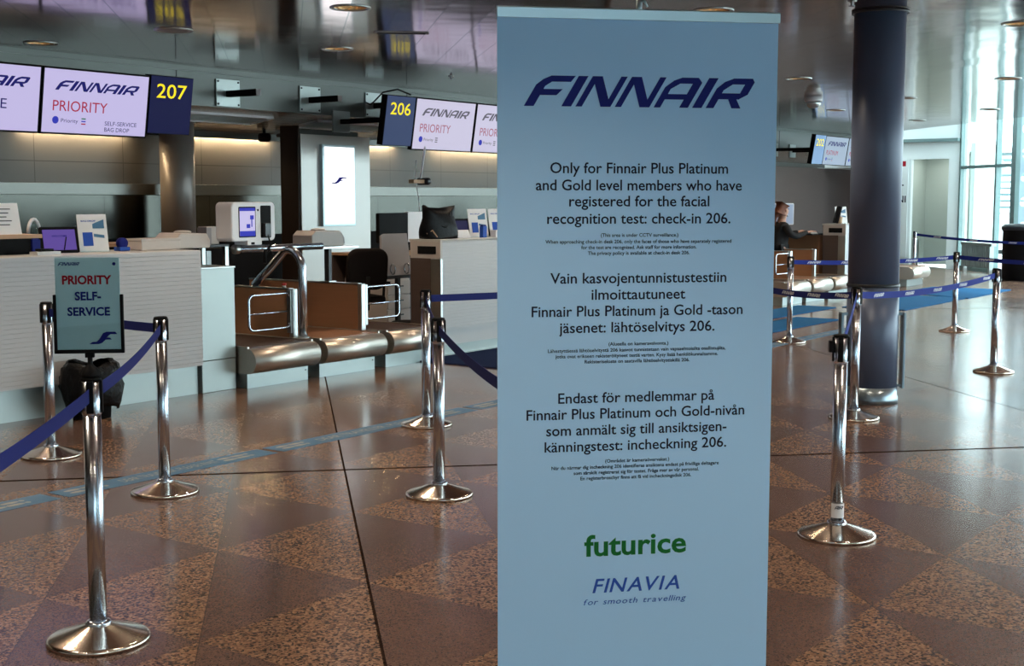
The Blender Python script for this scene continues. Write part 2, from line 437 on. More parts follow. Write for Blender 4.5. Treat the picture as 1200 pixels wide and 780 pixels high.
def put_text(mb, txt, x0, x1, z, cap, y, offset=0.0, shear=0.0, T=None, track=0.0):
    """letters standing in the local xz plane, facing -y; x0..x1 the run, z the baseline"""
    vs, fs = text_mesh(txt, offset)
    if not vs: return
    if track:
        vs = []; fs = []; cx = 0.0
        for ci, ch in enumerate(txt):
            if ci and txt[ci - 1:ci + 1] in ('AV', 'VA'): cx -= .12
            if ch == ' ': cx += 0.30 + track; continue
            v2, f2 = text_mesh(ch, offset); m0 = min(p[0] for p in v2); m1 = max(p[0] for p in v2)
            o = len(vs); vs += [(p[0] - m0 + cx, p[1], 0) for p in v2]; fs += [[o + i for i in q] for q in f2]
            cx += m1 - m0 + track
    sy = cap / CAP
    vs = [(p[0] + shear * p[1] * 1.0, p[1], 0) for p in vs]
    a = min(p[0] for p in vs); b = max(p[0] for p in vs); sx = (x1 - x0) / (b - a)
    out = [Vector((x0 + (p[0] - a) * sx, y, z + p[1] * sy)) for p in vs]
    if T: out = [T @ q for q in out]
    mb.add(out, fs)

# wordmark glyphs drawn as slanted strokes on a unit height
def glyph_polys():
    g = {}
    # every glyph: list of polygons in upright coordinates (width, height 0..1), sheared later
    w = 0.29; t = 0.20
    g['I'] = (w, [[(0, 0), (w, 0), (w, 1), (0, 1)]])
    g['F'] = (0.98, [[(0, 0), (w, 0), (w, 0.66), (0.42, 1 - t), (0.30, 1), (0.12, 0.88), (0, 0.70)],
                     [(0.30, 1), (0.42, 1 - t), (0.98, 1 - t), (1.02, 1)],
                     [(w, 0.36), (w, 0.36 + t), (0.86, 0.36 + t), (0.78, 0.36)]])
    g['N'] = (1.05, [[(0, 0), (0.19, 0), (0.19, 1), (0, 1)],
                     [(0.0, 1), (0.30, 1), (1.05, 0), (0.75, 0)],
                     [(0.86, 0), (1.05, 0), (1.05, 1), (0.86, 1)]])
    g['A'] = (1.05, [[(0, 0), (0.20, 0), (0.20, 0.62), (0.40, 1 - t), (0.36, 1), (0.16, 0.90), (0, 0.68)],
                     [(0.36, 1), (0.40, 1 - t), (0.78, 1 - t), (0.86, 1)],
                     [(0.86, 1), (0.78, 1 - t), (0.78, 0), (1.05, 0), (1.05, 0.84)],
                     [(0.18, 0.27), (0.18, 0.27 + t * 0.9), (0.80, 0.27 + t * 0.9), (0.80, 0.27)]])
    g['R'] = (1.10, [[(0, 0), (0.24, 0), (0.24, 0.60), (0.42, 1 - t), (0.36, 1), (0.14, 0.88), (0, 0.66)],
                     [(0.36, 1), (0.42, 1 - t), (0.80, 1 - t), (0.94, 1)],
                     [(0.94, 1), (0.80, 1 - t), (0.80, 0.30 + t), (0.86, 0.30), (1.06, 0.46), (1.06, 0.88)],
                     [(0.22, 0.30), (0.22, 0.30 + t), (0.82, 0.30 + t), (0.88, 0.30)],
                     [(0.50, 0.34), (0.76, 0.34), (1.08, 0), (0.80, 0)]])
    return g
GL = glyph_polys()
def put_wordmark(mb, x0, x1, z, h, y, T=None, word='FINNAIR', shear=0.52):
    gap = 0.13; cx = 0.0; polys = []
    for ch in word:
        wd, ps = GL[ch]
        for p in ps: polys.append([(cx + a * 1.0 + shear * b, b) for a, b in p])
        cx += wd + gap
    a = min(q[0] for p in polys for q in p); b = max(q[0] for p in polys for q in p)
    sx = (x1 - x0) / (b - a)
    for i, p in enumerate(polys):
        yy = y - 0.00002 * (i % 5)
        q = [Vector((x0 + (c - a) * sx, yy, z + d * h)) for c, d in p]
        if T: q = [T @ k for k in q]
        mb.add(q, [list(range(len(q)))])
def put_poly(mb, pts, y, T=None):
    q = [Vector((a, y, b)) for a, b in pts]
    if T: q = [T @ k for k in q]
    mb.add(q, [list(range(len(q)))])
def put_disc(mb, cx, cz, r, y, T=None, n=20):
    put_poly(mb, [(cx + r * math.cos(2 * PI * k / n), cz + r * math.sin(2 * PI * k / n)) for k in range(n)], y, T)
def swoosh(x0, z0, w, h):
    # the flag-like F mark: low tail, rising stem, two bars
    P = [(0.0, 0.0), (0.34, 0.0), (0.46, 0.10), (0.58, 0.36), (0.80, 0.36), (0.74, 0.52), (0.62, 0.52), (0.70, 0.72), (0.76, 0.80),
         (1.0, 0.80), (0.93, 1.0), (0.62, 1.0), (0.50, 0.90), (0.36, 0.40), (0.26, 0.20), (0.12, 0.18)]
    return [(x0 + a * w, z0 + b * h) for a, b in P]

# ------------------------------------------------------------------ the hall
def uv(u, v): return ((u + v) / R2, (u - v) / R2)
VF = 15.25       # the long glass facade
CEIL = 3.05
FAC_U0, FAC_U1 = -9.0, 28.6

def flat(name, pts, z0, z1, m):
    b = MB(); b.prism(pts, 'z', z0, z1); return struct(b.build(name, m))
pf0 = uv(FAC_U0, VF)
flat('floor', [(-8, 13.2), (34, 13.2), (34, 34 - VF * R2), pf0, (-8, uv(-9, 0)[0] * 2 + 8)], -0.12, 0.0, M['floor'])
g_out = MB(); g_out.box(-40, 80, -60, 60, -0.5, -0.14)
g_out = struct(g_out.build('ground_outside', M['ext_concrete']))

# ceiling sheet with round openings for the lamps
LIGHTS = []
for v in (-2.25, 0.49, 3.25, 6.0, 8.75, 11.3):
    for u in (-3.4, -0.65, 2.1, 4.85, 7.6, 10.36, 13.15, 15.4, 18.1, 20.7):
        x, y = uv(u, v)
        if y < 11.0 and x > -7.5 and not (abs(v - 0.49) < .1 and u > 14): LIGHTS.append((x, y))
LIGHTS += [(15.22, 6.62), (20.89, 8.43), (16.68, 4.57), (22.14, 6.33), (24.44, 8.29), (9.4, 4.8)]
def far_from(p, k):
    return all((p[0] - q[0]) ** 2 + (p[1] - q[1]) ** 2 > 1.2 ** 2 for q in LIGHTS[-6:]) if k else True
LIGHTS = [p for p in LIGHTS[:-6] if far_from(p, True)] + LIGHTS[-6:]
def ceiling_sheet():
    cu = bpy.data.curves.new('c', 'CURVE'); cu.dimensions = '2D'; cu.fill_mode = 'BOTH'
    pts = [(uv(0, 12.8)[0] + 0 * 1, 0)] and [(11.4 + 12.8 * R2, 11.4), (-8, 11.4), (-8, -4.73), uv(-9, 12.8)]
    sp = cu.splines.new('POLY'); sp.points.add(len(pts) - 1)
    for i, p in enumerate(pts): sp.points[i].co = (p[0], p[1], 0, 1)
    sp.use_cyclic_u = True
    for x, y in LIGHTS:
        sp = cu.splines.new('POLY'); n = 24; sp.points.add(n - 1)
        for k in range(n): sp.points[k].co = (x + 0.13 * math.cos(2 * PI * k / n), y + 0.13 * math.sin(2 * PI * k / n), 0, 1)
        sp.use_cyclic_u = True
    cu.extrude = 0.01
    ob = bpy.data.objects.new('c', cu); COL.objects.link(ob)
    dg = bpy.context.evaluated_depsgraph_get(); dg.update()
    me = bpy.data.meshes.new_from_object(ob.evaluated_get(dg))
    bpy.data.objects.remove(ob); bpy.data.curves.remove(cu)
    me.name = 'ceiling'; me.materials.clear(); me.materials.append(M['ceiling'])
    o = bpy.data.objects.new('ceiling', me); COL.objects.link(o); o.location = (0, 0, CEIL + 0.01)
    return struct(o)
ceiling_sheet()
# slab over the ceiling void and the taller strip beside the glass
flat('ceiling_slab', [(11.4 + 12.8 * R2, 11.4), (-8, 11.4), (-8, -4.73), uv(-9, 12.8)], 3.5, 3.6, M['void'])
flat('ceiling_atrium', [uv(-9, 12.75), uv(-9, 15.4), uv(31.2, 15.4), (31.2, 13.2), (29, 13.2), uv(29.0, 12.75)], 5.5, 5.6, M['white_wall'])
b = MB(); p, q = uv(-9, 12.8), uv(28.95, 12.8); p2, q2 = uv(-9, 12.75), uv(28.95, 12.75)
b.prism([p, q, q2, p2], 'z', CEIL + 0.021, 5.5); struct(b.build('trim_ceiling_edge', M['white_wall']))

# bulkhead over the desks, slatted soffit, back wall
b = MB(); b.box(-8, 29.4, 11.4, 11.46, 2.63, 3.50); struct(b.build('wall_bulkhead', M['bulkhead']))
b = MB(); b.box(-8, 29.4, 11.385, 11.40, 2.995, 3.028); struct(b.build('trim_1', M['bulkhead']))
for i, x in enumerate((2.0, 5.9, 9.75, 13.6, 17.5, 21.4, 25.3)):
    b = MB(); b.box(x - .004, x + .004, 11.394, 11.40, 2.635, 2.99); struct(b.build('trim_joint', M['dark_metal']))
b = MB(); b.prism([(11.46, 2.63), (12.9, 2.42), (12.9, 2.46), (11.46, 2.67)], 'x', -8, 30.9); so = struct(b.build('ceiling_soffit', M['soffit']))
b = MB(); b.box(-8, 30.9, 12.72, 12.76, 2.365, 2.452); struct(b.build('trim_2', M['bulkhead']))
b = MB(); b.box(-8, 30.9, 12.9, 13.05, 1.79, 2.47); struct(b.build('wall_back', M['back_tiles']))
b = MB(); b.prism([(12.9, 1.79), (12.78, 1.785), (12.78, 1.66), (12.9, 1.655)], 'x', -8, 21.0); struct(b.build('trim_steel_ledge', M['ledge_steel']))
b = MB(); b.box(-8, 21.0, 12.88, 13.05, 1.15, 1.655); struct(b.build('wall_back_steel', M['back_steel']))
b = MB(); b.box(21.0, 34.0, 12.80, 13.05, 0.0, 2.36); struct(b.build('wall_back_dark', M['dark_bronze']))
b = MB(); b.box(-8, 30.9, 12.90, 13.05, 0.0, 1.15); struct(b.build('wall_back_lower', M['void']))  # darkness of the recess below the ledge, painted as matt black
b = MB(); b.box(-8.1, -8, -5, 13.2, 0, 3.5); struct(b.build('wall_left', M['white_wall']))
b = MB(); b.box(-8, 31, 13.05, 13.2, 0, 5.5); struct(b.build('wall_rear', M['white_wall']))

# cove lamps that wash the back wall
for i, (x0, x1) in enumerate(((0.2, 3.5), (4.0, 7.2), (8.85, 10.25), (11.1, 12.6), (13.9, 15.1), (16.0, 18.0), (18.5, 20.5))):
    t = thing('cove_lamp', ['', '', '', '', '', '', ''][i] or 'x', 'lamp', (0, 0, 0))
    t['label'] = ['warm strip lamp at the far left end of the back wall', 'warm strip lamp over the back wall behind the two lit screens at left',
                  'warm strip lamp over the back wall between the thin column and the pale pylon',
                  'warm strip lamp hidden over the back wall behind the pale pylon',
                  'warm strip lamp over the back wall under the 206 screens',
                  'warm strip lamp over the back wall right of the hanging camera', 'warm strip lamp over the back wall behind the tall banner'][i]
    b = MB(); b.box(x0, x1, 12.77, 12.80, 2.40, 2.425); b.build('housing', M['steel'], t)
    b = MB(); b.box(x0 + .02, x1 - .02, 12.80, 12.812, 2.40, 2.42); b.build('tube', M['cove'], t)
    a = area_light('cove_light', ((x0 + x1) / 2, 12.83, 2.385), (0, 0.25, -1), x1 - x0, 0.02, 27.0 * (x1 - x0), (1.0, 0.74, 0.42))
    a.parent = t

b = MB(); b.box(31.02, 31.15, 11.64, 13.3, 2.36, 5.5); struct(b.build('wall_right_upper', M['white_wall']))
b = MB(); b.box(34.0, 34.1, 11.1, 13.05, 0, 2.9); struct(b.build('wall_alcove_end', M['dark_bronze']))
b = MB(); b.box(31.15, 34.1, 11.1, 13.05, 2.36, 2.44); struct(b.build('ceiling_alcove', M['white_wall']))
# end wall with the doorway
DY0, DY1 = 9.75, 10.62
for nm, y0, y1, z0, z1 in (('wall_right', DY1, 11.62, 0, 5.5), ('wall_right_jamb', 31 - VF * R2 - 0.1, DY0, 0, 5.5), ('wall_right_lintel', DY0, DY1, 2.54, 5.5)):
    b = MB(); b.box(31.0, 31.15, y0, y1, z0, z1); struct(b.build(nm, M['white_wall']))
b = MB(); b.box(30.8, 31.0, 9.5, 11.6, 2.93, 3.0); struct(b.build('trim_3', M['frame']))
b = MB(); b.box(31.15, 33.6, 11.0, 11.1, 0, 2.9); struct(b.build('wall_corridor_left', M['room_wall']))
b = MB(); b.box(33.2, 33.3, 9.3, 11.0, 0, 2.9); struct(b.build('wall_corridor_end', M['room_wall']))
b = MB(); b.box(31.15, 33.2, 9.2, 9.3, 0, 2.9); struct(b.build('wall_corridor_right', M['room_wall']))
b = MB(); b.box(31.15, 33.2, 9.3, 11.0, 2.7, 2.8); struct(b.build('ceiling_corridor', M['white_wall']))
area_light('corridor_daylight', (32.2, 10.2, 2.68), (0, 0, -1), 1.2, 0.8, 30, (0.95, 1.0, 0.95))  # bare area lamp under the closed corridor's ceiling, no fixture modelled

# glass facades: the long one on the right and an assumed, unseen one behind
def facade(nm, P0, P1, H, step, n0):
    P0, P1 = Vector((*P0, 0)), Vector((*P1, 0)); d = (P1 - P0); Lh = d.length; d.normalize()
    Tm = Matrix.Translation(P0) @ Matrix(((d.x, -d.y, 0, 0), (d.y, d.x, 0, 0), (0, 0, 1, 0), (0, 0, 0, 1)))
    n = max(1, round(Lh / step)); st = Lh / n
    r = bpy.data.objects.new('window_%d' % n0, None); COL.objects.link(r); r.matrix_world = Tm; r['kind'] = 'structure'
    b = MB()
    b.box(0, Lh, -.06, .06, 0, .10); b.box(0, Lh, -.05, .05, H - .1, H)
    b.box(0, Lh, -.045, .045, 2.30, 2.37)
    for i in range(n + 1): b.box(i * st - .035, i * st + .035, -.06, .06, 0, H)
    b.build('window_frame', M['frame'], r)
    g = MB(); g.box(0.01, Lh - .01, -.006, .006, 0.08, H - .08); g.build('window_pane', M['clear'], r)
    return r
facade('long', uv(FAC_U0, VF), uv(FAC_U1, VF), 5.5, 1.55, 1)
facade('rear', (-8, uv(-9, 0)[0] * 2 + 8), uv(-9, VF), 3.5, 1.9, 2)  # rear glass assumed from the bluish light, out of view
b = MB(); b.prism([uv(-12.0, -16), uv(-12.0, 20), uv(-12.5, 20), uv(-12.5, -16)], 'z', 0, 9)
struct(b.build('wall_outside_rear', M['room_wall']))  # unseen wall, added to keep the bright sky off the rear glass
b = MB(); b.prism([uv(-9.2, -16), uv(-9.2, 20), uv(-12.5, 20), uv(-12.5, -16)], 'z', 4.2, 4.4)
struct(b.build('ceiling_rear_canopy', M['room_wall']))  # unseen roof, added to shut out the sky above the rear glass
# area lamp added to imitate daylight, outside rear glass where the sky is blocked
area_light('rear_daylight', (*uv(-9.6, 3), 1.8), (1, 1, 0), 20, 3.2, 1120, (0.62, 0.82, 1.0))

# perforated steel props beside the glass, seen at the far right
def prop(nm, x, y, label):
    t = thing('steel_prop', label, 'column', (x, y, 0), math.radians(-54.5))
    cu = bpy.data.curves.new('c', 'CURVE'); cu.dimensions = '2D'; cu.fill_mode = 'BOTH'; cu.extrude = 0.008
    def spl(pp):
        sp = cu.splines.new('POLY'); sp.points.add(len(pp) - 1)
        for i, q in enumerate(pp): sp.points[i].co = (q[0], q[1], 0, 1)
        sp.use_cyclic_u = True
    spl([(-.14, 0), (.14, 0), (.14, 5.5), (-.14, 5.5)])
    for k in range(10):
        spl([(0.075 * math.cos(2 * PI * i / 16), 0.55 + k * 0.5 + 0.1 * math.sin(2 * PI * i / 16)) for i in range(16)])
    ob = bpy.data.objects.new('c', cu); COL.objects.link(ob)
    dg = bpy.context.evaluated_depsgraph_get(); dg.update()
    me = bpy.data.meshes.new_from_object(ob.evaluated_get(dg)); bpy.data.objects.remove(ob); bpy.data.curves.remove(cu)
    me.name = 'perforated_plate'; me.materials.clear(); me.materials.append(M['column_band'])
    o = bpy.data.objects.new('perforated_plate', me); COL.objects.link(o); o.rotation_euler = (PI / 2, 0, 0); o.parent = t
    for sx in (-.19, .19):
        b = MB(); b.box(sx - .05, sx + .05, -.12, .12, 0, 5.5); b.build('flange', M['frame'], t, .006)
    return t
prop('p', 28.55, 7.42, 'grey green steel prop with round holes beside the black bin')

# round columns
def column(x, y, r, top, label_band, guards):
    c = bpy.data.objects.new('column', None); COL.objects.link(c); c.location = (x, y, 0); c['kind'] = 'structure'
    b = MB(); b.lathe([(r, .13), (r, 0.93)], 48); b.lathe([(r * .985, .93), (r * .985, top)], 48)
    b.build('shaft', M['column'], c)
    b = MB(); b.lathe([(r + .012, 0), (r + .012, .045), (r + .004, .06), (r + .004, .13)], 48); b.build('base_ring', M['column_band'], c)
    b = MB(); b.lathe([(r + .004, .92), (r + .006, .925), (r + .006, .94), (r + .001, .945)], 48); b.build('joint_ring', M['dark_metal'], c)
    b = MB(); b.lathe([(r + .018, top - .018), (r + .018, top - .002)], 48); b.build('top_collar', M['dark_metal'], c)
    if guards:
        for sgn in (-1, 1):
            g = bpy.data.objects.new('guard_rail', None)
            ang = HEAD - PI / 2
            b = MB(); T = Matrix.Rotation(ang, 4, 'Z')
            x0 = sgn * (r + .035); 
            b.box(min(x0, x0 + sgn * .02), max(x0, x0 + sgn * .02), -.045, .045, .11, .715, T)
            b.box(min(sgn * r * .97, x0 + sgn * .02), max(sgn * r * .97, x0 + sgn * .02), -.02, .02, .69, .713, T)
            b.box(min(sgn * r * .97, x0 + sgn * .02), max(sgn * r * .97, x0 + sgn * .02), -.02, .02, .12, .14, T)
            b.build('guard_bar', M['column_band'], c, .004)
            b = MB(); x1 = x0 + sgn * .0205
            b.box(min(x1, x1 + sgn * .004), max(x1, x1 + sgn * .004), -.03, .03, .12, .705, T)
            b.build('guard_strip', M['dark_metal'], c)
    return c
column(10.22, 3.78, .200, CEIL, '', True)
[c for c in column(10.62, 12.44, .205, 2.52, '', False).children if c.name.startswith('shaft')][0].data.materials[0] = M['column_warm']

# ------------------------------------------------------------------ ceiling fittings
def downlight(x, y, label, group, power, root=None):
    if root is None:
        t = thing('ceiling_downlight', label, 'ceiling lamp', (x, y, CEIL), 0, group)
        b = MB(); b.lathe([(.132, .006), (.155, .004), (.158, -.004), (.150, -.009), (.130, -.006), (.132, .006)], 32, caps=False); b.build('trim_ring', M['steel'], t)
        b = MB(); b.lathe([(.128, .004), (.122, .05), (.095, .11), (.045, .15), (.0, .155)], 24, smooth=False, caps=False); b.build('reflector', M['reflector'], t)
        b = MB(); b.lathe([(0, .060), (.028, .065), (.040, .090), (.030, .13), (0, .135)], 16); b.build('bulb', M['lamp'], t)
    else:
        t = dup(root, (x, y, CEIL), 0, label, group)
    return t
names = {(9.4, 4.8): 'round downlight in the ceiling just above the banner, right of its middle',
         (15.22, 6.62): 'round downlight in the ceiling right of the banner, nearer of the two there',
         (20.89, 8.43): 'round downlight in the ceiling above the 202 screen, left of the big column',
         (16.68, 4.57): 'round downlight in the ceiling at the right edge of the photo',
         (22.14, 6.33): 'round downlight in the bright ceiling right of the big column, below the edge one',
         (24.44, 8.29): 'round downlight in the ceiling close against the right side of the big column'}
d0 = None
for (x, y) in LIGHTS:
    u, v = (x + y) / R2, (x - y) / R2
    lb = None
    for k, t_ in names.items():
        if abs(k[0] - x) < .01 and abs(k[1] - y) < .01: lb = t_
    if lb is None:
        if abs(v - .49) < .05 and abs(u - 10.36) < .05: lb = 'round downlight in the ceiling left of the banner, nearest the top edge'
        elif abs(v - .49) < .05 and abs(u - 13.15) < .05: lb = 'round downlight in the ceiling left of the banner, above the spare wall plates'
    g = 'downlights in the metal ceiling'
    if lb is None:
        lb = 'round downlight in the metal ceiling of the hall outside the photo'  # lamp grid assumed to carry on over the unseen hall
    o = downlight(x, y, lb, g, 0, d0)
    if d0 is None: d0 = o
    ld = bpy.data.lights.new('downlight_beam', 'SPOT'); ld.energy = 78 if v < 2 else (58 if v < 4.5 else 22); ld.spot_size = math.radians(120); ld.spot_blend = 0.6
    ld.color = (1.0, 0.80, 0.58); ld.shadow_soft_size = 0.06
    lo = bpy.data.objects.new('downlight_beam', ld); COL.objects.link(lo); lo.location = (0, 0, 0.03); lo.parent = o

t = thing('ceiling_speaker', 'dull round speaker disc in the ceiling above the 207 sign', 'speaker', (7.78, 9.12, CEIL))
b = MB(); b.lathe([(.0, -.006), (.14, -.006), (.155, -.010), (.165, -.006), (.167, .0)], 32); b.build('rim', M['steel'], t)
b = MB(); b.lathe([(.0, -.012), (.12, -.010), (.138, -.007)], 32); b.build('grille', M['grey_plastic'], t)
t = thing('ceiling_vent', 'long narrow slot vent in the ceiling above the 206 sign', 'vent', (9.05, 7.64, CEIL), math.radians(-45))
b = MB(); b.prism(rrect(-.24, .24, -.05, .05, .01, 2), 'z', -.008, .0); b.build('frame', M['grey_plastic'], t)
b = MB(); b.box(-.21, .21, -.032, .032, -.010, -.008); b.build('slot', M['void'], t)
for (x, y, lb) in ((12.53, 9.82, 'small sprinkler head in the ceiling above the 206 screens'),
                   (9.55, 3.75, 'small sprinkler head in the ceiling in front of the big column')):
    t = thing('sprinkler_head', lb, 'sprinkler', (x, y, CEIL), 0, 'sprinklers in the ceiling')
    b = MB(); b.lathe([(.035, 0), (.035, -.006), (.012, -.010), (.010, -.035)], 16); b.build('body', M['steel'], t)
    b = MB(); b.lathe([(.0, -.036), (.026, -.036), (.026, -.040), (.0, -.040)], 16); b.build('deflector', M['chrome'], t)
t = thing('dome_camera', 'white dome camera under the ceiling right of the banner', 'camera', (18.0, 7.6, CEIL))
b = MB(); b.lathe([(.13, 0), (.13, -.05), (.12, -.07)], 24); b.build('housing', M['white_plastic'], t)
b = MB(); b.lathe([(.105, -.068), (.10, -.11), (.07, -.15), (.0, -.165)], 24); b.build('dome', M['steel'], t)

# ------------------------------------------------------------------ things on the bulkhead: mounts and screens
def mount(x, z, label, group):
    t = thing('wall_mount', label, 'bracket', (x, 11.4, z), 0, group)
    b = MB(); b.box(-.175, .175, -.022, 0, -.15, .15); b.build('plate', M['steel_panel'], t, .003)
    for sx in (-.15, .15):
        for sz in (-.125, .125):
            b = MB(); b.lathe([(.012, 0), (.012, .008), (.006, .012)], 10, T=Matrix.Translation((sx, -.022, sz)) @ Matrix.Rotation(PI / 2, 4, 'X')); b.build('bolt', M['dark_metal'], t)
    b = MB(); b.box(-.035, .035, -.50, -.022, -.045, .025); b.build('arm', M['black'], t, .003)
    b = MB(); b.box(-.036, .036, -.506, -.50, -.046, .026); b.build('end_cap', M['grey_plastic'], t)
    return t
mount(10.47, 2.79, 'bare steel plate with black arm on the bulkhead, just right of the 207 sign', 'spare screen mounts')
mount(11.78, 2.80, 'bare steel plate with black arm on the bulkhead, just left of the 206 sign', 'spare screen mounts')
mount(12.95, 2.80, 'steel plate with black arm half hidden behind the 206 sign', None)

TILT = math.atan2(0.095, 0.6)
def screen(x0, x1, z1, z0, y, label, cat, kind, content, group=None, frame='black', depth=0.06):
    """hung panel, top edge at (y, z1); local x across, local z along the tilted face"""
    w = x1 - x0; h = (z1 - z0) / math.cos(TILT)
    t = thing('display_screen' if cat == 'screen' else 'number_sign', label, cat, (x0, y, z1), 0, group)
    T = Matrix.Rotation(-TILT, 4, 'X') @ Matrix.Translation((0, 0, -h))
    # normal to the face leans down towards the hall
    T = Matrix.Rotation(TILT, 4, 'X') @ Matrix.Translation((0, 0, -h))
    b = MB(); b.box(0.002, w - .002, 0, depth, 0, h, T); b.build('casing', M[frame], t)
    return t, T, w, h
def hang(t, w, h, x0, y, z1):
    b = MB(); b.box(w / 2 - .03, w / 2 + .03, .06, 11.38 - y, -.30, -.24); b.build('arm', M['black'], t)
    b = MB(); b.box(w / 2 - .15, w / 2 + .15, 11.375 - y, 11.40 - y, -.40, -.14); b.build('mount_plate', M['steel_panel'], t)

def globe_and_flag(t, T, w, h, u0, v, s, pale):
    b = MB(); put_disc(b, u0 * w, (1 - v) * h, .030 * h * 1.9, -.0035, T); b.build('globe_mark', M['sc_blue'], t)
    b = MB(); put_text(b, 'Priority', (u0 + .05) * w, (u0 + .205) * w, (1 - v) * h - .018, .034, -.0035, 0.0, 0, T)
    b.build('lettering', M['sc_grey' if pale else 'sc_navy'], t)
    for k, mm in enumerate(('sc_green', 'sc_blue', 'sc_red')):
        b = MB(); z = (1 - v) * h + .022 - k * .024
        put_poly(b, [((u0 + .235) * w, z - .005), ((u0 + .275) * w, z - .005), ((u0 + .275) * w, z + .006), ((u0 + .235) * w, z + .006)], -.0035, T)
        b.build('flag_stripe', M['sc_grey' if pale else mm], t)

def lit_face(t, T, w, h, m, bz=.016):
    b = MB(); b.box(bz, w - bz, -.002, 0.001, bz, h - bz, T); return b.build('lit_face', M[m], t)

def airline_screen(x0, x1, z1, z0, y, label, face, ink, red, globe, extra, group):
    t, T, w, h = screen(x0, x1, z1, z0, y, label, 'screen', 's', None, group)
    lit_face(t, T, w, h, face)
    b = MB(); put_wordmark(b, .11 * w, .90 * w, .665 * h, .15 * h, -.0035, T); b.build('airline_logo', M[ink], t)
    if red:
        b = MB(); put_text(b, red, .10 * w, (.60 if len(red) < 9 else .64) * w, .355 * h, .155 * h, -.0035, 0.0, 0, T); b.build('lettering', M['sc_pink' if ink == 'sc_grey' else 'sc_red'], t)
    if globe: globe_and_flag(t, T, w, h, .13, .785, 1, ink == 'sc_grey')
    for s_, u0, u1, v in extra:
        b = MB(); put_text(b, s_, u0 * w, u1 * w, (1 - v) * h, .062 * h, -.0035, 0.0, 0, T); b.build('lettering', M[ink], t)
    hang(t, w, h, x0, y, z1)
    return t
GS = 'airline screens hung over the desks'
airline_screen(6.20, 7.375, 2.79, 2.195, 10.4, 'lit screen at the far left edge showing only the end of the wordmark', 'screen_white', 'sc_navy', None, False, (), GS)
airline_screen(7.385, 8.575, 2.79, 2.195, 10.4, 'lit PRIORITY self-service bag drop screen beside the 207 sign', 'screen_white', 'sc_navy', 'PRIORITY', True,
               (('SELF-SERVICE', .585, .895, .83), ('BAG DROP', .585, .825, .925)), GS)
airline_screen(12.60, 13.80, 2.835, 2.205, 10.4, 'paler lit PRIORITY screen beside the 206 sign', 'screen_pale', 'sc_grey', 'PRIORITY', True, (), GS)
airline_screen(13.82, 15.02, 2.835, 2.205, 10.4, 'paler lit PRIORITY screen cut off by the left edge of the banner', 'screen_pale', 'sc_grey', 'PRIORITY', True, (), GS)
airline_screen(25.33, 26.53, 2.87, 2.29, 10.4, 'small far PLATINUM screen beside the 202 sign', 'screen_far', 'sc_navy', 'PLATINUM', True, (), GS)
airline_screen(26.55, 27.75, 2.87, 2.29, 10.4, 'far screen half hidden by the big round column', 'screen_far', 'sc_navy', 'PLATINUM', True, (), GS)
# the lone letter on the left screen
_t = [o for o in COL.objects if o.get('label', '').startswith('lit screen at the far left')][0]
_T = Matrix.Rotation(TILT, 4, 'X') @ Matrix.Translation((0, 0, -.602))
b = MB(); put_text(b, 'E', .775, .835, .205, .085, -.0035, 0, 0, _T); b.build('lettering', M['sc_navy'], _t)

def number_sign(x0, x1, z1, z0, num, label, face):
    t, T, w, h = screen(x0, x1, z1, z0, 10.4, label, 'sign', 'n', None, 'desk number signs', 'black', .09)
    b = MB(); b.box(.006, w - .006, -.003, .001, .006, h - .006, T); b.build('lit_face', M[face], t)
    b = MB(); put_text(b, num, .15 * w, .85 * w, .625 * h, .235 * h, -.005, 0.005, 0, T); b.build('numerals', M['sc_yellow'], t)
    hang(t, w, h, x0, 10.4, z1)
    return t
number_sign(8.585, 9.115, 2.80, 2.245, '207', 'dark navy number sign reading 207 in yellow', 'sign_navy')
number_sign(12.06, 12.585, 2.83, 2.245, '206', 'slate blue number sign reading 206 in yellow', 'sign_slate')
number_sign(24.80, 25.32, 2.87, 2.30, '202', 'small far blue number sign reading 202 in yellow', 'sign_blue')

# loose cable behind the 206 sign
b = MB(); b.tube([(12.78, 11.37, 2.82), (12.66, 11.2, 2.78), (12.50, 11.0, 2.80), (12.44, 10.8, 2.90), (12.48, 10.6, 2.93), (12.55, 10.45, 2.86)], .010, 8)
tag(b.build('cable', M['black']), 'loose black cable looping behind the 206 sign', 'cable')

# soffit fittings
def grille(x, y, z, label):
    t = thing('louvre_lamp', label, 'lamp', (x, y, z), 0, 'lamps on the slatted soffit')
    b = MB(); b.box(-.75, .75, -.03, .0, -.05, -.02); b.box(-.75, .75, .36, .39, -.05, -.02); b.box(-.75, -.72, -.03, .39, -.05, -.02); b.box(.72, .75, -.03, .39, -.05, -.02)
    b.build('frame', M['white_plastic'], t)
    for k in range(5):
        b = MB(); b.box(-.72, .72, .05 + .065 * k, .058 + .065 * k, -.045, -.015); b.build('slat', M['steel'], t)
    t.rotation_euler = (math.atan2(-.21, 1.44), 0, 0)
    return t
grille(10.75, 11.75, 2.61, 'white louvred lamp frame on the soffit right of the 207 sign')
grille(13.0, 11.75, 2.61, 'louvred lamp frame on the soffit left of the 206 sign')
t = thing('soffit_speaker', 'dark round spot on the soffit below the left spare mount', 'spotlight', (12.05, 12.45, 2.47))
b = MB(); b.lathe([(.02, .02), (.02, -.03)], 12); b.build('stem', M['black'], t)
b = MB(); b.lathe([(.07, -.03), (.085, -.06), (.085, -.11), (.06, -.14), (.0, -.14)], 20); b.build('body', M['black'], t)
t = thing('soffit_spotlight', 'flat dark lamp on the soffit next to the dark round spot', 'spotlight', (12.40, 12.45, 2.47))
b = MB(); b.lathe([(.03, .02), (.03, -.02)], 12); b.build('stem', M['black'], t)
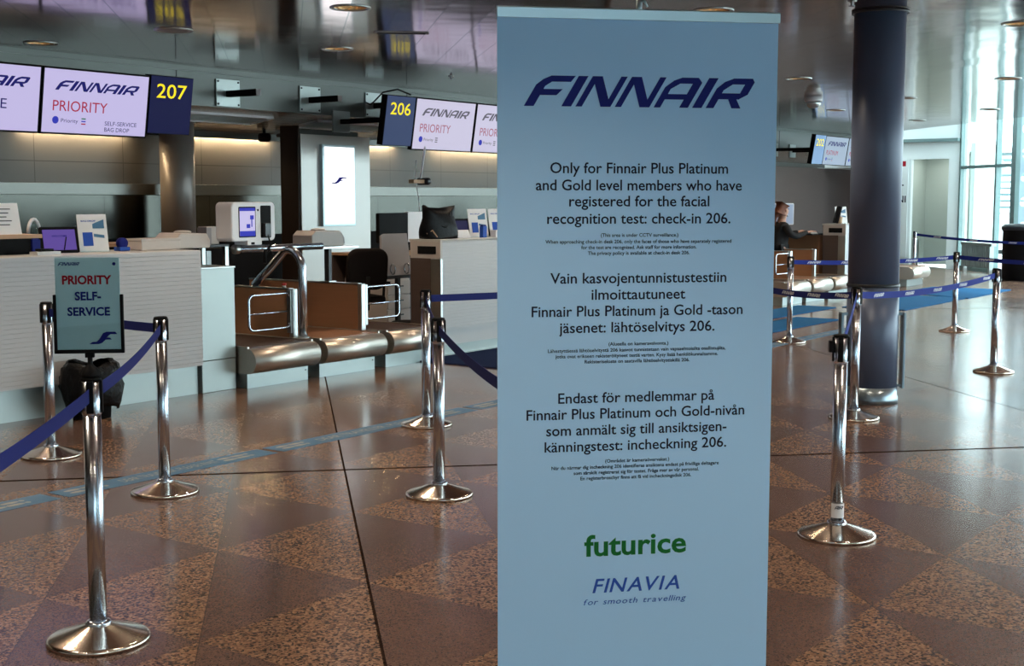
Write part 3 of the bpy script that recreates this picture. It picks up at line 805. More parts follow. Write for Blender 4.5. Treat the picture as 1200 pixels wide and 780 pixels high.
b = MB(); b.lathe([(.09, -.02), (.11, -.04), (.10, -.07), (.0, -.075)], 20); b.build('body', M['dark_metal'], t)
t = thing('far_spotlight', 'small white round lamp under the far soffit right of the banner', 'spotlight', (24.3, 12.2, 2.50))
b = MB(); b.lathe([(.04, .04), (.04, -.02)], 12); b.build('stem', M['white_plastic'], t)
b = MB(); b.lathe([(.11, -.02), (.13, -.05), (.11, -.10), (.05, -.13), (.0, -.135)], 20); b.build('body', M['white_plastic'], t)

# ------------------------------------------------------------------ pylon with light box
t = thing('advert_pylon', 'pale enamel pylon with dark side between the column and the 206 sign', 'pylon', (11.8, 11.6, 0))
b = MB(); b.box(.03, 1.29, 0, .30, 0, 2.40); b.build('front_panel', M['pylon'], t, .004)
b = MB(); b.box(-.0, .03, .02, .32, 0, 2.50); b.build('side_panel', M['dark_side'], t)
b = MB(); b.box(.03, 1.10, .03, .28, 2.40, 2.46); b.build('cap', M['bulkhead'], t)
L = thing('light_box', 'glowing white light box with a small flag mark on the pale pylon', 'light box', (12.19, 11.6, 1.30))
b = MB(); b.box(-.035, .565, -.05, 0, -.03, .985); b.build('frame', M['alu'], L, .004)
b = MB(); b.box(0, .54, -.054, -.049, 0, .955); b.build('lit_face', M['lightbox'], L)
b = MB(); put_poly(b, swoosh(.10, .50, .30, .085), -.056); b.build('flag_mark', M['sc_navy'], L)

# camera hanging on a rod from the 206 screen, and its lead
t = thing('hanging_camera', 'small camera on a thin white rod under the 206 screen', 'camera', (12.84, 10.46, 2.2))
b = MB(); b.tube([(0.02, 0.03, 0.05), (-.13, -.02, -.34)], .013, 10); b.build('rod', M['white_plastic'], t)
b = MB(); b.box(-.30, -.06, -.05, .03, -.40, -.355); b.build('crossbar', M['wood'], t, .004)
b = MB(); b.lathe([(.0, -.10), (.045, -.10), (.045, .05), (.03, .07), (.0, .07)], 18, T=Matrix.Translation((-.05, -.03, -.375)) @ Matrix.Rotation(PI / 2, 4, 'X')); b.build('camera_body', M['dark_metal'], t)
b = MB(); b.tube([(-.21, 0.0, -.37), (-.20, 0.01, -.25), (-.16, .02, -.12)], .006, 8)
b.tube([(-.22, -.02, -.40), (-.19, -.03, -.55), (-.16, -.03, -.78)], .006, 8); b.build('lead', M['white_plastic'], t)

# ------------------------------------------------------------------ check-in counters
def slatted(mb, x0, x1, y, z0, z1, pitch=.033, g=.006):
    n = int((z1 - z0) / pitch); pitch = (z1 - z0) / n
    poly = [(y + .03, z0)]
    for k in range(n):
        a = z0 + k * pitch
        poly += [(y, a + .0005), (y, a + pitch - g), (y + .004, a + pitch - g * .6), (y + .004, a + pitch - .0008)]
    poly += [(y + .03, z1)]
    mb.prism(poly, 'x', x0, x1)

t = thing('service_counter', 'long white slatted counter with steel plinth at left', 'counter', (7.41, 8.42, 0))
b = MB(); slatted(b, -4.2, 0, 0, .24, 1.19); b.build('front_panel', M['counter'], t)
b = MB(); b.box(-4.2, -.005, .03, .62, .24, 1.165); b.build('body', M['counter'], t)
b = MB(); b.box(-4.2, 0, .03, .66, 1.165, 1.19); b.build('worktop', M['counter_top'], t, .003)
b = MB(); b.box(-4.2, -.01, .06, .58, 0, .24); b.build('plinth', M['steel_panel'], t)
t = thing('steel_cabinet', 'low pale steel cabinet between left counter and weighing belt', 'cabinet', (7.415, 8.44, 0))
b = MB(); b.box(.005, .375, .0, .60, .27, 1.03); b.build('body', M['steel_panel'], t, .003)
b = MB(); b.box(.005, .375, .004, .60, .0, .265); b.build('base', M['steel_panel'], t, .003)
b = MB(); b.box(.0, .385, -.006, .61, 1.03, 1.045); b.build('lid', M['steel'], t, .003)

t = thing('check_in_counter', 'white slatted check-in counter with dark slot, left of the banner', 'counter', (10.66, 8.5, 0))
def fill_counter(t, L=1.6):
    b = MB(); slatted(b, 0.03, L, 0, .26, 1.19); b.build('front_panel', M['counter'], t)
    b = MB(); b.box(.03, L - .01, .03, .40, .10, 1.17); b.build('body', M['counter'], t)
    b = MB(); b.box(0, L, .0, .42, 1.17, 1.195); b.build('worktop', M['counter_top'], t, .003)
    b = MB(); b.box(0.02, L, .05, .38, 0, .26); b.build('plinth', M['steel_panel'], t)
    b = MB(); b.box(-.002, .03, .0, .40, 1.0, 1.17); b.build('end_top', M['beige'], t)
    b = MB(); b.box(-.006, -.001, .06, .30, 1.045, 1.125); b.build('slot', M['void'], t)
    b = MB(); b.box(-.002, .03, .13, .40, .0, 1.0); b.build('end_panel', M['dark_bronze'], t)
    b = MB(); b.box(-.004, .03, -.004, .13, .0, 1.0); b.build('corner_post', M['steel'], t, .004)
fill_counter(t)
t2 = dup(t, (21.62, 8.5, 0), 0, 'far white counter end with dark slot beside the seated person')

# ------------------------------------------------------------------ baggage conveyors
def nose_profile(y0, zt, zb, yb):
    r = (zt - zb) / 2; p = [(yb, zt)]
    for k in range(13):
        a = PI / 2 + PI * k / 12
        p.append((y0 + r * .9 + r * .9 * math.cos(a), (zt + zb) / 2 + r * math.sin(a)))
    p.append((yb, zb)); return p
def conveyor(x0, x1, y1, ribbed, label, group):
    t = thing('baggage_conveyor', label, 'conveyor', (x0, 8.22, 0), 0, group); w = x1 - x0
    b = MB(); b.prism(nose_profile(0, .345, .13, .30), 'x', 0, w, smooth=True); b.build('front_roller', M['roller_steel'], t)
    b = MB(); b.box(0, w, .30, y1 - 8.22, .13, .335); b.build('bed', M['steel'], t)
    b = MB(); b.box(.02, w - .02, .12, y1 - 8.225, .336, .352); b.build('belt', M['ribbed' if ribbed else 'rubber'], t)
    b = MB(); b.box(-.001, .022, .10, y1 - 8.23, .336, .362); b.build('edge_rail', M['roller_steel'], t, .002)
    b = MB(); b.box(w - .022, w + .001, .10, y1 - 8.23, .336, .362); b.build('edge_rail', M['roller_steel'], t, .002)
    b = MB(); b.box(.03, w - .03, .14, y1 - 8.4, 0, .13); b.build('plinth', M['steel_panel'], t)
    b = MB(); b.lathe([(.007, 0), (.007, .004)], 10, T=Matrix.Translation((w - .06, .139, .09)) @ Matrix.Rotation(PI / 2, 4, 'X')); b.build('screw', M['dark_metal'], t)
    return t
GC = 'baggage conveyors of the priority desks'
conveyor(7.81, 8.60, 9.35, True, 'ribbed weighing conveyor nearest the steel cabinet', GC)
conveyor(8.69, 9.50, 10.2, False, 'smooth brown middle conveyor between the two divider panels', GC)
conveyor(9.60, 10.30, 9.15, True, 'ribbed weighing conveyor nearest the white check-in counter', GC)
GF = 'baggage conveyors of the far desk'
conveyor(18.76, 19.55, 9.05, True, 'far conveyor with metal nose just right of the banner', GF)
conveyor(19.65, 20.45, 9.05, False, 'far middle conveyor between the two far divider panels', GF)
conveyor(20.55, 21.30, 9.0, True, 'far ribbed conveyor beside the far counter end', GF)
conveyor(24.3, 25.25, 9.6, False, 'farthest conveyor nose just right of the big column', None)

def divider(x, y0, y1, label, group):
    t = thing('divider_panel', label, 'divider', (x, y0, 0), 0, group)
    b = MB(); b.box(-.022, .022, .05, y1 - y0, .0, .79); b.build('panel', M['bronze'], t, .003)
    b = MB(); b.box(-.03, .03, .0, .052, .0, .80); b.build('end_post', M['steel'], t, .006)
    b = MB(); b.box(-.028, .028, .05, y1 - y0, .79, .803); b.build('top_rail', M['steel'], t)
    return t
def gate(x, y, sgn, label, group):
    t = thing('fold_gate', label, 'gate', (x, y, 0), 0, group)
    w, z0, z1 = .50, .455, .765
    x0, x1 = (.05, .05 + w) if sgn > 0 else (-.05 - w, -.05)
    b = MB(); b.tube([(a, 0, c) for a, c in rrect(x0, x1, z0, z1, .05)], .011, 10, True); b.build('tube_frame', M['chrome'], t)
    b = MB(); b.tube([(x0, 0, .60), (x1, 0, .60)], .007, 10); b.build('crossbar', M['chrome'], t)
    b = MB(); b.box(min(sgn * .034, sgn * .062), max(sgn * .034, sgn * .062), -.022, .03, .40, .79); b.build('hinge_plate', M['steel'], t, .003)
    return t
GD = 'divider panels between the conveyors'; GG = 'folding tube gates on the dividers'
divider(8.65, 8.58, 9.36, 'brown divider panel under the bent steel pipe', GD)
divider(9.55, 8.56, 10.1, 'brown divider panel with pale end post beside the office chair', GD)
gate(8.65, 8.60, -1, 'chrome tube gate folded in front of the left divider', GG)
gate(9.55, 8.585, 1, 'chrome tube gate reaching right towards the white counter', GG)
divider(19.60, 8.58, 9.2, 'far brown divider panel just right of the banner', 'divider panels at the far desk')
divider(20.50, 8.56, 9.1, 'far brown divider panel with pale post left of the far counter', 'divider panels at the far desk')
gate(19.60, 8.60, -1, 'far chrome tube gate beside the banner edge', None)
divider(24.22, 8.60, 9.6, 'farthest grey divider right of the big column', None)
gate(24.22, 8.58, -1, 'farthest tube gate right of the big column', None)
t = thing('stop_button', 'small red stop button on top of the left divider panel', 'button', (8.65, 8.72, .803))
b = MB(); b.lathe([(.018, 0), (.018, .02)], 14); b.build('collar', M['steel'], t)
b = MB(); b.lathe([(.013, .02), (.022, .028), (.022, .040), (.0, .045)], 14); b.build('knob', M['red'], t)

# bent steel pipe with cross tube
t = thing('pipe_stand', 'bent polished steel pipe with cross tube carrying the white kiosk', 'stand', (8.665, 8.50, 0))
path = [(0, 0, .355), (0, 0, .92)]
for k in range(1, 8):
    a = PI - k * (PI / 2 + .55) / 8
    path.append((0, .17 + .17 * math.cos(a), .96 + .19 * math.sin(a)))
path += [(-.0, .40, .985), (-.0, .62, .815)]
b = MB(); b.tube(path, .038, 18); b.build('bent_pipe', M['chrome'], t)
b = MB(); b.tube([(-.62, .20, 1.17), (.46, .20, 1.17)], .032, 16); b.build('cross_tube', M['chrome'], t)
b = MB(); b.lathe([(.0, -.02), (.040, -.015), (.043, .0), (.040, .04), (.032, .045)], 18, T=Matrix.Translation((-.62, .20, 1.17)) @ Matrix.Rotation(PI / 2, 4, 'Y')); b.build('tube_cap', M['steel'], t)
b = MB(); b.lathe([(.055, 0), (.055, .012), (.04, .02)], 18, c=(0, 0, .354)); b.build('foot_collar', M['steel'], t)

# kiosk
t = thing('bag_drop_kiosk', 'white self-service kiosk with lit screen on the steel pipe', 'kiosk', (8.20, 8.70, 1.165), math.radians(8))
b = MB(); b.prism(rrect(-.30, .30, .075, .415, .045), 'y', -.07, .11); b.build('housing', M['white_plastic'], t, .012)
b = MB(); b.prism(rrect(-.21, .02, .11, .375, .008, 2), 'y', -.073, -.069); b.build('bezel', M['black'], t)
b = MB(); b.prism(rrect(-.200, .010, .12, .365, .004, 2), 'y', -.0745, -.072); scr = b.build('screen', M['screen_white'], t)
b = MB(); b.prism(rrect(-.200, .010, .12, .165, .002, 2), 'y', -.0755, -.0743); b.prism(rrect(-.200, .010, .338, .365, .002, 2), 'y', -.0755, -.0743)
put_poly(b, [(-.11, .19), (-.06, .19), (-.06, .225), (-.11, .225)], -.0756); put_poly(b, [(-.06, .265), (-.01, .265), (-.01, .30), (-.06, .30)], -.0756)
put_poly(b, [(-.045, .20), (-.03, .20), (-.03, .265), (-.045, .265)], -.0756)
b.build('screen_picture', M['sc_blue'], t)
b = MB(); b.prism(rrect(.09, .235, .10, .385, .012, 3), 'y', -.073, -.069); b.build('dark_window', M['black'], t)
b = MB(); b.prism(rrect(.115, .195, .11, .23, .012, 3), 'y', -.105, -.0725); b.build('scanner', M['dark_metal'], t, .004)
b = MB(); b.lathe([(.010, 0), (.010, .004)], 12, T=Matrix.Translation((.055, -.069, .345)) @ Matrix.Rotation(PI / 2, 4, 'X')); b.build('lens', M['black'], t)
b = MB(); b.prism(rrect(-.10, .10, .04, .085, .008, 2), 'y', -.075, .07); b.build('neck', M['white_plastic'], t, .004)
b = MB(); b.box(-.05, -.005, -.078, -.074, .046, .066); b.build('ticket_slot', M['black'], t)
b = MB(); b.tube([(.15, -.10, .13), (.15, -.13, .05), (.12, -.13, -.02), (.08, -.11, -.06), (.13, -.12, .02), (.19, -.10, -.02), (.24, -.09, -.05)], .007, 8)
b.tube([(.09, -.12, .0), (.07, -.125, -.12)], .016, 8); b.build('handset_lead', M['black'], t)

# printers and small things
def printer(x, y, z, rz, label, s=1.0):
    t = thing('label_printer', label, 'printer', (x, y, z), rz)
    b = MB(); b.prism([(-.27 * s, 0), (.27 * s, 0), (.27 * s, .09 * s), (.22 * s, .17 * s), (-.20 * s, .185 * s), (-.27 * s, .13 * s)], 'y', -.13, .13); b.build('housing', M['beige'], t, .01)
    b = MB(); b.prism([(.272 * s, .02), (.30 * s, .02), (.298 * s, .09 * s), (.225 * s, .172 * s), (.20 * s, .175 * s)], 'y', -.12, .12); b.build('front_cover', M['grey_plastic'], t, .004)
    b = MB(); b.prism([(.262 * s, .115 * s), (.272 * s, .12 * s), (.245 * s, .155 * s), (.236 * s, .15 * s)], 'y', -.09, .02); b.build('display', M['sc_dim'], t)
    b = MB(); b.lathe([(.07, 0), (.075, .012), (.05, .022), (.0, .024)], 18, c=(0, 0, .178 * s)); b.build('roll_cover', M['beige'], t)
    return t
t = thing('printer_stand', 'dark stand with small shelf behind the bent pipe', 'stand', (9.42, 9.02, 0))
b = MB(); b.box(-.30, .40, -.16, .16, 1.13, 1.155); b.build('shelf', M['steel'], t, .003)
b = MB(); b.box(.11, .15, -.03, .03, .806, 1.13); b.build('post', M['dark_metal'], t)
b = MB(); b.box(.08, .18, -.06, .06, .804, .812); b.build('foot_plate', M['steel'], t)
printer(9.42, 9.02, 1.157, 0, 'beige label printer on the small shelf right of the kiosk', .82)
printer(7.62, 8.88, 1.191, 0, 'grey printer at the right end of the left counter', .72) .rotation_euler = (0, 0, math.radians(4))
t = thing('small_box', 'narrow beige box standing behind the steel cabinet', 'box', (8.46, 9.50, 1.188))
b = MB(); b.box(-.075, .075, -.06, .06, 0, .165); b.build('body', M['beige'], t, .006)
b = MB(); b.box(-.078, -.02, -.062, .062, .01, .155); b.build('dark_flap', M['grey_plastic'], t)
t = thing('side_table', 'dark side table carrying the narrow beige box', 'table', (8.50, 9.58, 0))
b = MB(); b.box(-.20, .13, -.17, .20, 1.165, 1.187); b.build('top', M['dark_metal'], t)
b = MB(); b.box(-.20, .12, .16, .20, 0, 1.165); b.build('panel', M['void'], t)
b = MB(); b.box(-.2, -.16, -.17, -.13, 0, 1.165); b.build('leg', M['steel'], t)
b = MB(); b.box(.08, .12, -.17, -.13, 0, 1.165); b.build('leg', M['steel'], t)
t = thing('frame_stand', 'dark low equipment rack with crossed struts behind the kiosk', 'rack', (8.95, 10.45, 0))
b = MB(); b.box(-.75, 1.15, 0, .30, 0, 1.10); b.build('panel', M['void'], t)
b = MB(); b.tube([(-.5, -.02, 1.05), (.1, -.02, .45)], .02, 8); b.tube([(.1, -.02, 1.05), (-.5, -.02, .45)], .02, 8); b.build('strut', M['steel'], t)
b = MB(); b.box(.28, .34, -.05, 0, .2, 1.08); b.build('upright', M['steel'], t)

def table_tablet(x, y, z, rz, label, m, txt):
    t = thing('tablet', label, 'tablet', (x, y, z), rz)
    T = Matrix.Rotation(math.radians(-14), 4, 'X')
    b = MB(); b.prism(rrect(-.15, .15, 0, .205, .012, 3), 'y', -.008, .008, T); b.build('casing', M['black'], t)
    b = MB(); b.box(-.128, .128, -.0095, -.0075, .022, .183, T); b.build('screen', M[m], t)
    if txt:
        b = MB(); put_text(b, txt, -.06, .06, .125, .014, -.0105, .02, 0, T); b.build('lettering', M['sc_navy'], t)
        b = MB(); b.tube([T @ Vector((.02, -.03, .02)), T @ Vector((.05, -.02, .12))], .005, 8); b.build('stylus', M['black'], t)
    b = MB(); b.box(-.10, .10, .0, .13, 0, .012); b.build('stand', M['black'], t)
    return t
def leaflet(x, y, z, rz, label, w=.24, h=.30):
    t = thing('leaflet_stand', label, 'leaflet', (x, y, z), rz)
    T = Matrix.Rotation(math.radians(-10), 4, 'X')
    b = MB(); b.box(-w / 2, w / 2, 0, .006, .0, h, T); b.build('card', M['paper'], t)
    b = MB()
    put_text(b, 'BAG DROP', -w * .38, w * .12, h * .80, h * .04, -.002, .03, 0, T); b.build('heading_print', M['blue_ink'], t)
    b = MB()
    put_poly(b, [(-w * .36, h * .16), (-w * .02, h * .16), (-w * .02, h * .52), (-w * .36, h * .52)], -.002, T)
    b.build('blue_print', M['blue_ink'], t)
    b = MB(); put_poly(b, [(w * .0, h * .62), (w * .40, h * .62), (w * .40, h * .86), (w * .0, h * .74)], -.0025, T)
    b.build('picture_print', M['tape'], t); b = MB()
    put_poly(b, [(w * .02, h * .40), (w * .38, h * .36), (w * .38, h * .44), (w * .02, h * .48)], -.0025, T); b.build('picture_print', M['tape'], t)
    b = MB(); b.box(-w / 2 - .004, w / 2 + .004, -.012, .10, 0, .008); b.build('foot', M['acrylic'], t)
    return t
CT = 1.191
table_tablet(6.36, 8.82, CT, math.radians(-14), 'black tablet with violet screen on the left counter', 'sc_violet', 'WELCOME')
leaflet(6.66, 8.80, CT, math.radians(-14), 'white leaflet card standing beside the violet tablet')
t = thing('notice_tray', 'wooden tray with a printed notice at the left end of the counter', 'notice', (5.98, 8.95, CT))
b = MB(); b.box(-.30, .20, -.16, .12, .12, .15); b.build('shelf', M['wood'], t, .003)
b = MB(); b.box(-.28, .18, -.12, .10, 0, .12); b.build('base', M['black'], t)
T = Matrix.Translation((0, -.05, .15)) @ Matrix.Rotation(math.radians(-12), 4, 'X')
b = MB(); b.box(-.22, .10, 0, .004, 0, .24, T); b.build('sheet', M['paper'], t)
b = MB()
for k in range(5): put_poly(b, [(-.14, .19 - k * .03), (.03 - .02 * (k % 3), .19 - k * .03), (.03 - .02 * (k % 3), .197 - k * .03), (-.14, .197 - k * .03)], -.002, T)
b.build('printed_lines', M['dark_ink'], t)
t = thing('plastic_bottle', 'translucent loop-handled bottle beside the violet tablet', 'bottle', (6.24, 8.98, CT))
b = MB(); b.lathe([(.0, 0), (.05, 0), (.055, .02), (.05, .15), (.03, .20), (.02, .22)], 18); b.build('body', M['acrylic'], t)
b = MB(); b.tube([(-.05 + .05 * (1 - math.cos(a)), 0, .15 + .11 * math.sin(a)) for a in [k * PI / 10 for k in range(11)]], .014, 8); b.build('handle', M['white_plastic'], t)
t = thing('card_stack', 'low stack of white cards in front of the violet tablet', 'cards', (6.08, 8.62, CT))
b = MB(); b.box(-.10, .10, -.05, .05, 0, .025); b.build('cards', M['paper'], t)
b = MB(); b.box(-.05, .06, -.02, .05, .0255, .045); b.build('black_clip', M['black'], t)
t = thing('navy_holder', 'small navy blue card holder left of the violet tablet', 'holder', (6.14, 8.84, CT))
b = MB(); b.box(-.035, .035, -.03, .03, 0, .11); b.build('box', M['navy_ink'], t, .003)
b = MB(); b.box(-.028, .028, -.02, .02, .11, .125); b.build('cards', M['navy_ink'], t)
t = thing('tape_dispenser', 'small dark blue dispenser right of the leaflet card', 'dispenser', (6.94, 8.82, CT))
b = MB(); b.box(-.05, .05, -.04, .04, 0, .03); b.build('base', M['blue_ink'], t, .004)
b = MB(); b.lathe([(.018, -.02), (.045, -.02), (.045, .02), (.018, .02)], 18, T=Matrix.Translation((0, 0, .06)) @ Matrix.Rotation(PI / 2, 4, 'X')); b.build('reel', M['navy_ink'], t)
t = thing('grey_box', 'flat beige box lying on the left counter', 'box', (7.24, 8.80, CT))
b = MB(); b.box(-.20, .20, -.10, .10, 0, .085); b.build('body', M['beige'], t, .006)
b = MB(); b.box(-.205, .205, -.105, .105, .075, .095); b.build('lid', M['beige'], t, .004)
b = MB(); b.box(-1.0, .55, 0, .05, 0, .12)
t = thing('back_shelf', 'dark desk shelf with wooden top behind the left counter', 'shelf', (6.8, 9.40, 0))
b = MB(); b.box(-3.5, .9, 0, .45, 1.20, 1.225); b.build('top', M['wood'], t)
b = MB(); b.box(-3.5, .9, .02, .45, 0, 1.20); b.build('body', M['void'], t)

# things on and behind the white check-in counter
CB = 1.196
leaflet(11.62, 8.72, CB, math.radians(-14), 'white leaflet card on the check-in counter by the banner', .26, .31)
leaflet(12.02, 8.74, CB, math.radians(-14), 'leaflet card on the check-in counter half hidden by the banner', .26, .31)
table_tablet(11.38, 8.80, CB, math.radians(-10), 'dark tablet on the check-in counter', 'sc_dim', None)
t = thing('desk_sign', 'low white slanted desk sign on the check-in counter', 'sign', (11.18, 8.72, CB), math.radians(-6))
b = MB(); b.prism([(-.06, 0), (.05, 0), (.0, .085), (-.02, .085)], 'x', -.19, .19); b.build('body', M['white_plastic'], t, .004)
b = MB(); b.box(-.17, .0, -.062, -.045, .0, .004); b.build('foot_strip', M['grey_plastic'], t)
t = thing('card_holder', 'small navy card holder in front of the right leaflet card', 'holder', (11.55, 8.62, CB))
b = MB(); b.box(-.035, .035, -.025, .025, 0, .12); b.build('box', M['blue_ink'], t, .003)
b = MB(); b.box(-.03, .03, -.018, .018, .12, .135); b.build('cards', M['navy_ink'], t)
t = thing('white_pad', 'small white box beside the right leaflet card', 'box', (11.80, 8.62, CB))
b = MB(); b.box(-.07, .07, -.04, .04, 0, .07); b.build('body', M['white_plastic'], t, .004)
b = MB(); b.box(-.072, .072, -.042, .042, .058, .075); b.build('lid', M['paper'], t)

# black leather bag
t = thing('leather_bag', 'slouched black leather bag on the end of the check-in counter', 'bag', (10.93, 8.74, CB))
bm_ = []
nu, nv = 22, 9; vs = []; fs = []
for j in range(nv + 1):
    v = j / nv; z = .30 * v
    for i in range(nu):
        a = 2 * PI * i / nu
        rx = .235 * (1 + .10 * math.sin(v * PI)) ; ry = .11 * (1 - .62 * v) + .012
        x = rx * math.copysign(abs(math.cos(a)) ** .6, math.cos(a)); y = ry * math.copysign(abs(math.sin(a)) ** .7, math.sin(a))
        zz = z + (.05 * v * v) * (abs(x) / .24) ** 2 - .035 * v * (1 - (abs(x) / .24) ** 2) + .008 * math.sin(5 * a + 4 * v)
        vs.append((x + .01 * math.sin(7 * v + a), y + .014 * math.sin(3 * a + 5 * v), max(0, zz)))
for j in range(nv):
    for i in range(nu):
        i2 = (i + 1) % nu; fs.append((j * nu + i, j * nu + i2, (j + 1) * nu + i2, (j + 1) * nu + i))
fs.append(tuple(range(nu))[::-1]); fs.append(tuple(nv * nu + i for i in range(nu)))
b = MB(); b.add(vs, fs, True); b.build('body', M['leather'], t)
for sy in (-.04, .05):
    b = MB(); b.tube([(-.13, sy, .27), (-.12, sy * 1.3, .20), (-.06, sy * 2.2, .13), (.0, sy * 2.5, .12), (.06, sy * 2.2, .14), (.12, sy * 1.3, .21), (.13, sy, .27)], .010, 8); b.build('strap', M['leather'], t)
b = MB(); b.tube([(-.22, -.02, .02), (-.25, -.05, .06), (-.20, -.08, .09), (-.15, -.10, .02)], .008, 8); b.build('buckle_strap', M['wood'], t)

# staff desk with its back panel, monitors, chair, waste bin
t = thing('staff_desk', 'pale staff desk with drawers behind the conveyors', 'desk', (11.50, 9.70, 0))
b = MB(); b.box(-.45, .75, -.10, .70, .98, 1.01); b.build('desktop', M['wood'], t, .003)
b = MB(); b.box(-.30, .10, .0, .62, .05, .72); b.build('drawer_unit', M['beige'], t, .004)
for k in range(4):
    b = MB(); b.box(-.29, .09, -.016, .0, .07 + k * .16, .215 + k * .16); d = b.build('drawer', M['beige'], t, .003)
    b = MB(); b.box(-.16, -.04, -.03, -.016, .15 + k * .16, .165 + k * .16); b.build('handle', M['dark_metal'], d)
b = MB(); b.box(.10, .7, .0, .60, .0, .98); b.build('side_panel', M['dark_metal'], t)
b = MB(); b.box(-.45, .75, .66, .70, .0, .98); b.build('back_panel', M['dark_bronze'], t)
t = thing('lever_panel', 'grey slanted display board with two rings behind the check-in counter', 'board', (11.08, 9.42, 0))
T = Matrix.Translation((0, 0, .78)) @ Matrix.Rotation(math.radians(-9), 4, 'X')
b = MB(); b.prism([(-.27, 0), (.23, 0), (.23, .46), (-.16, .46), (-.20, .44)], 'y', 0, .03, T); b.build('board', M['grey_plastic'], t, .004)
for sx in (-.13, .10):
    b = MB(); b.tube([Vector((sx + .0, -.03 + .035 * math.cos(a), .80 + .055 + .055 * math.sin(a))) for a in [2 * PI * k / 14 for k in range(14)]], .007, 8, True); b.build('ring', M['chrome'], t)
b = MB(); b.box(-.25, .23, -.02, .04, .75, .785); b.build('hinge_rail', M['dark_metal'], t)
b = MB(); b.box(-.02, .03, .0, .04, 0, .76); b.build('post', M['dark_metal'], t)
b = MB(); b.box(-.18, .18, -.08, .08, 0, .02); b.build('foot', M['dark_metal'], t)

def monitor(x, y, z, rz, w, h, label, back):
    t = thing('monitor', label, 'monitor', (x, y, z), rz)
    b = MB(); b.prism(rrect(-w / 2, w / 2, .10, .10 + h, .02, 3), 'y', -.02, .03); b.build('casing', M[back], t, .004)
    b = MB(); b.box(-w / 2 + .02, w / 2 - .02, .030, .033, .12, .08 + h); b.build('screen', M['sc_dim'], t)
    b = MB(); b.box(-.03, .03, -.01, .02, .0, .12); b.build('stem', M['black'], t)
    b = MB(); b.box(-.12, .12, -.08, .09, 0, .012); b.build('foot', M['black'], t)
    return t
monitor(11.66, 10.0, 1.011, math.radians(4), .55, .34, 'black back of a monitor behind the grey slanted board', 'black')
monitor(12.20, 10.05, 1.011, math.radians(4), .50, .35, 'pale edged monitor behind the leather bag', 'white_plastic')

def office_chair(x, y, rz, label):
    t = thing('office_chair', label, 'chair', (x, y, 0), rz)
    T = Matrix.Translation((0, .20, .66)) @ Matrix.Rotation(math.radians(-8), 4, 'X')
    pr = rrect(-.23, .23, 0, .44, .12, 6)
    b = MB(); b.prism(pr, 'y', -.03, .05, T); b.build('backrest', M['chair'], t, .025)
    b = MB(); b.prism(rrect(-.25, .25, -.25, .22, .09, 5), 'z', .50, .585); b.build('seat', M['chair'], t, .025)
    b = MB(); b.tube([(0, .05, .47), (0, .25, .46), (0, .27, .60), (0, .27, .80)], .022, 10); b.build('back_support', M['black'], t)
    b = MB(); b.lathe([(.028, .16), (.028, .34), (.02, .34), (.02, .50)], 14); b.build('gas_post', M['dark_metal'], t)
    for k in range(5):
        a = 2 * PI * k / 5 + .4; ca, sa = math.cos(a), math.sin(a)
        b = MB(); b.tube([(0, 0, .15), (.16 * ca, .16 * sa, .12), (.30 * ca, .30 * sa, .075)], [.03, .022, .016], 10); lg = b.build('base_leg', M['black'], t)
        b = MB(); b.lathe([(.0, -.012), (.03, -.012), (.03, .012), (.0, .012)], 14, T=Matrix.Translation((.30 * ca, .30 * sa, .03)) @ Matrix.Rotation(a, 4, 'Z') @ Matrix.Rotation(PI / 2, 4, 'X'))
        b.box(.30 * ca - .008, .30 * ca + .008, .30 * sa - .008, .30 * sa + .008, .03, .08); b.build('castor', M['black'], lg)
    for sx in (-1, 1):
        b = MB(); b.tube([(sx * .20, .0, .50), (sx * .29, 0, .52), (sx * .30, .0, .70)], .015, 10); b.box(min(sx * .27, sx * .33), max(sx * .27, sx * .33), -.16, .10, .70, .73); b.build('armrest', M['black'], t)
    return t
office_chair(10.58, 9.56, math.radians(155), 'black upholstered office chair behind the conveyors')
t = thing('waste_bin', 'small black bin under the staff desk, behind the right gate', 'bin', (10.86, 9.12, 0))
b = MB(); b.lathe([(.0, 0), (.13, 0), (.16, .30), (.15, .30), (.125, .02), (.0, .02)], 20); b.build('bucket', M['black'], t)
b = MB(); b.lathe([(.155, .28), (.168, .29), (.168, .31), (.155, .315)], 20); b.build('rim', M['void'], t)

# black bin with liner by the left counter
t = thing('rubbish_bin', 'small black bin with crumpled liner standing by the left counter', 'bin', (6.13, 8.19, 0))
b = MB(); b.lathe([(.0, 0), (.135, 0), (.16, .34), (.15, .34), (.125, .02), (.0, .02)], 24); b.build('bucket', M['black'], t)
vs = []; fs = []; nu = 40; rows = [(.168, .40), (.185, .405), (.205, .37), (.215, .30), (.220, .22), (.205, .13), (.188, .085)]
for j, (r, z) in enumerate(rows):
    for i in range(nu):
        a = 2 * PI * i / nu
        k = 1 + .05 * math.sin(6 * a + j * 1.3) + .04 * math.sin(13 * a + j * 2.1) + .03 * random.uniform(-1, 1)
        dz = .02 * math.sin(4 * a + j) + (.03 * math.sin(3 * a + 1) if j > 4 else 0)
        vs.append((r * k * math.cos(a), r * k * math.sin(a), z + dz))
for j in range(len(rows) - 1):
    for i in range(nu):
        i2 = (i + 1) % nu; fs.append((j * nu + i, j * nu + i2, (j + 1) * nu + i2, (j + 1) * nu + i))
b = MB(); b.add(vs, fs, True); o = b.build('liner', M['bag_plastic'], t)
sd = o.modifiers.new('thickness', 'SOLIDIFY'); sd.thickness = .003

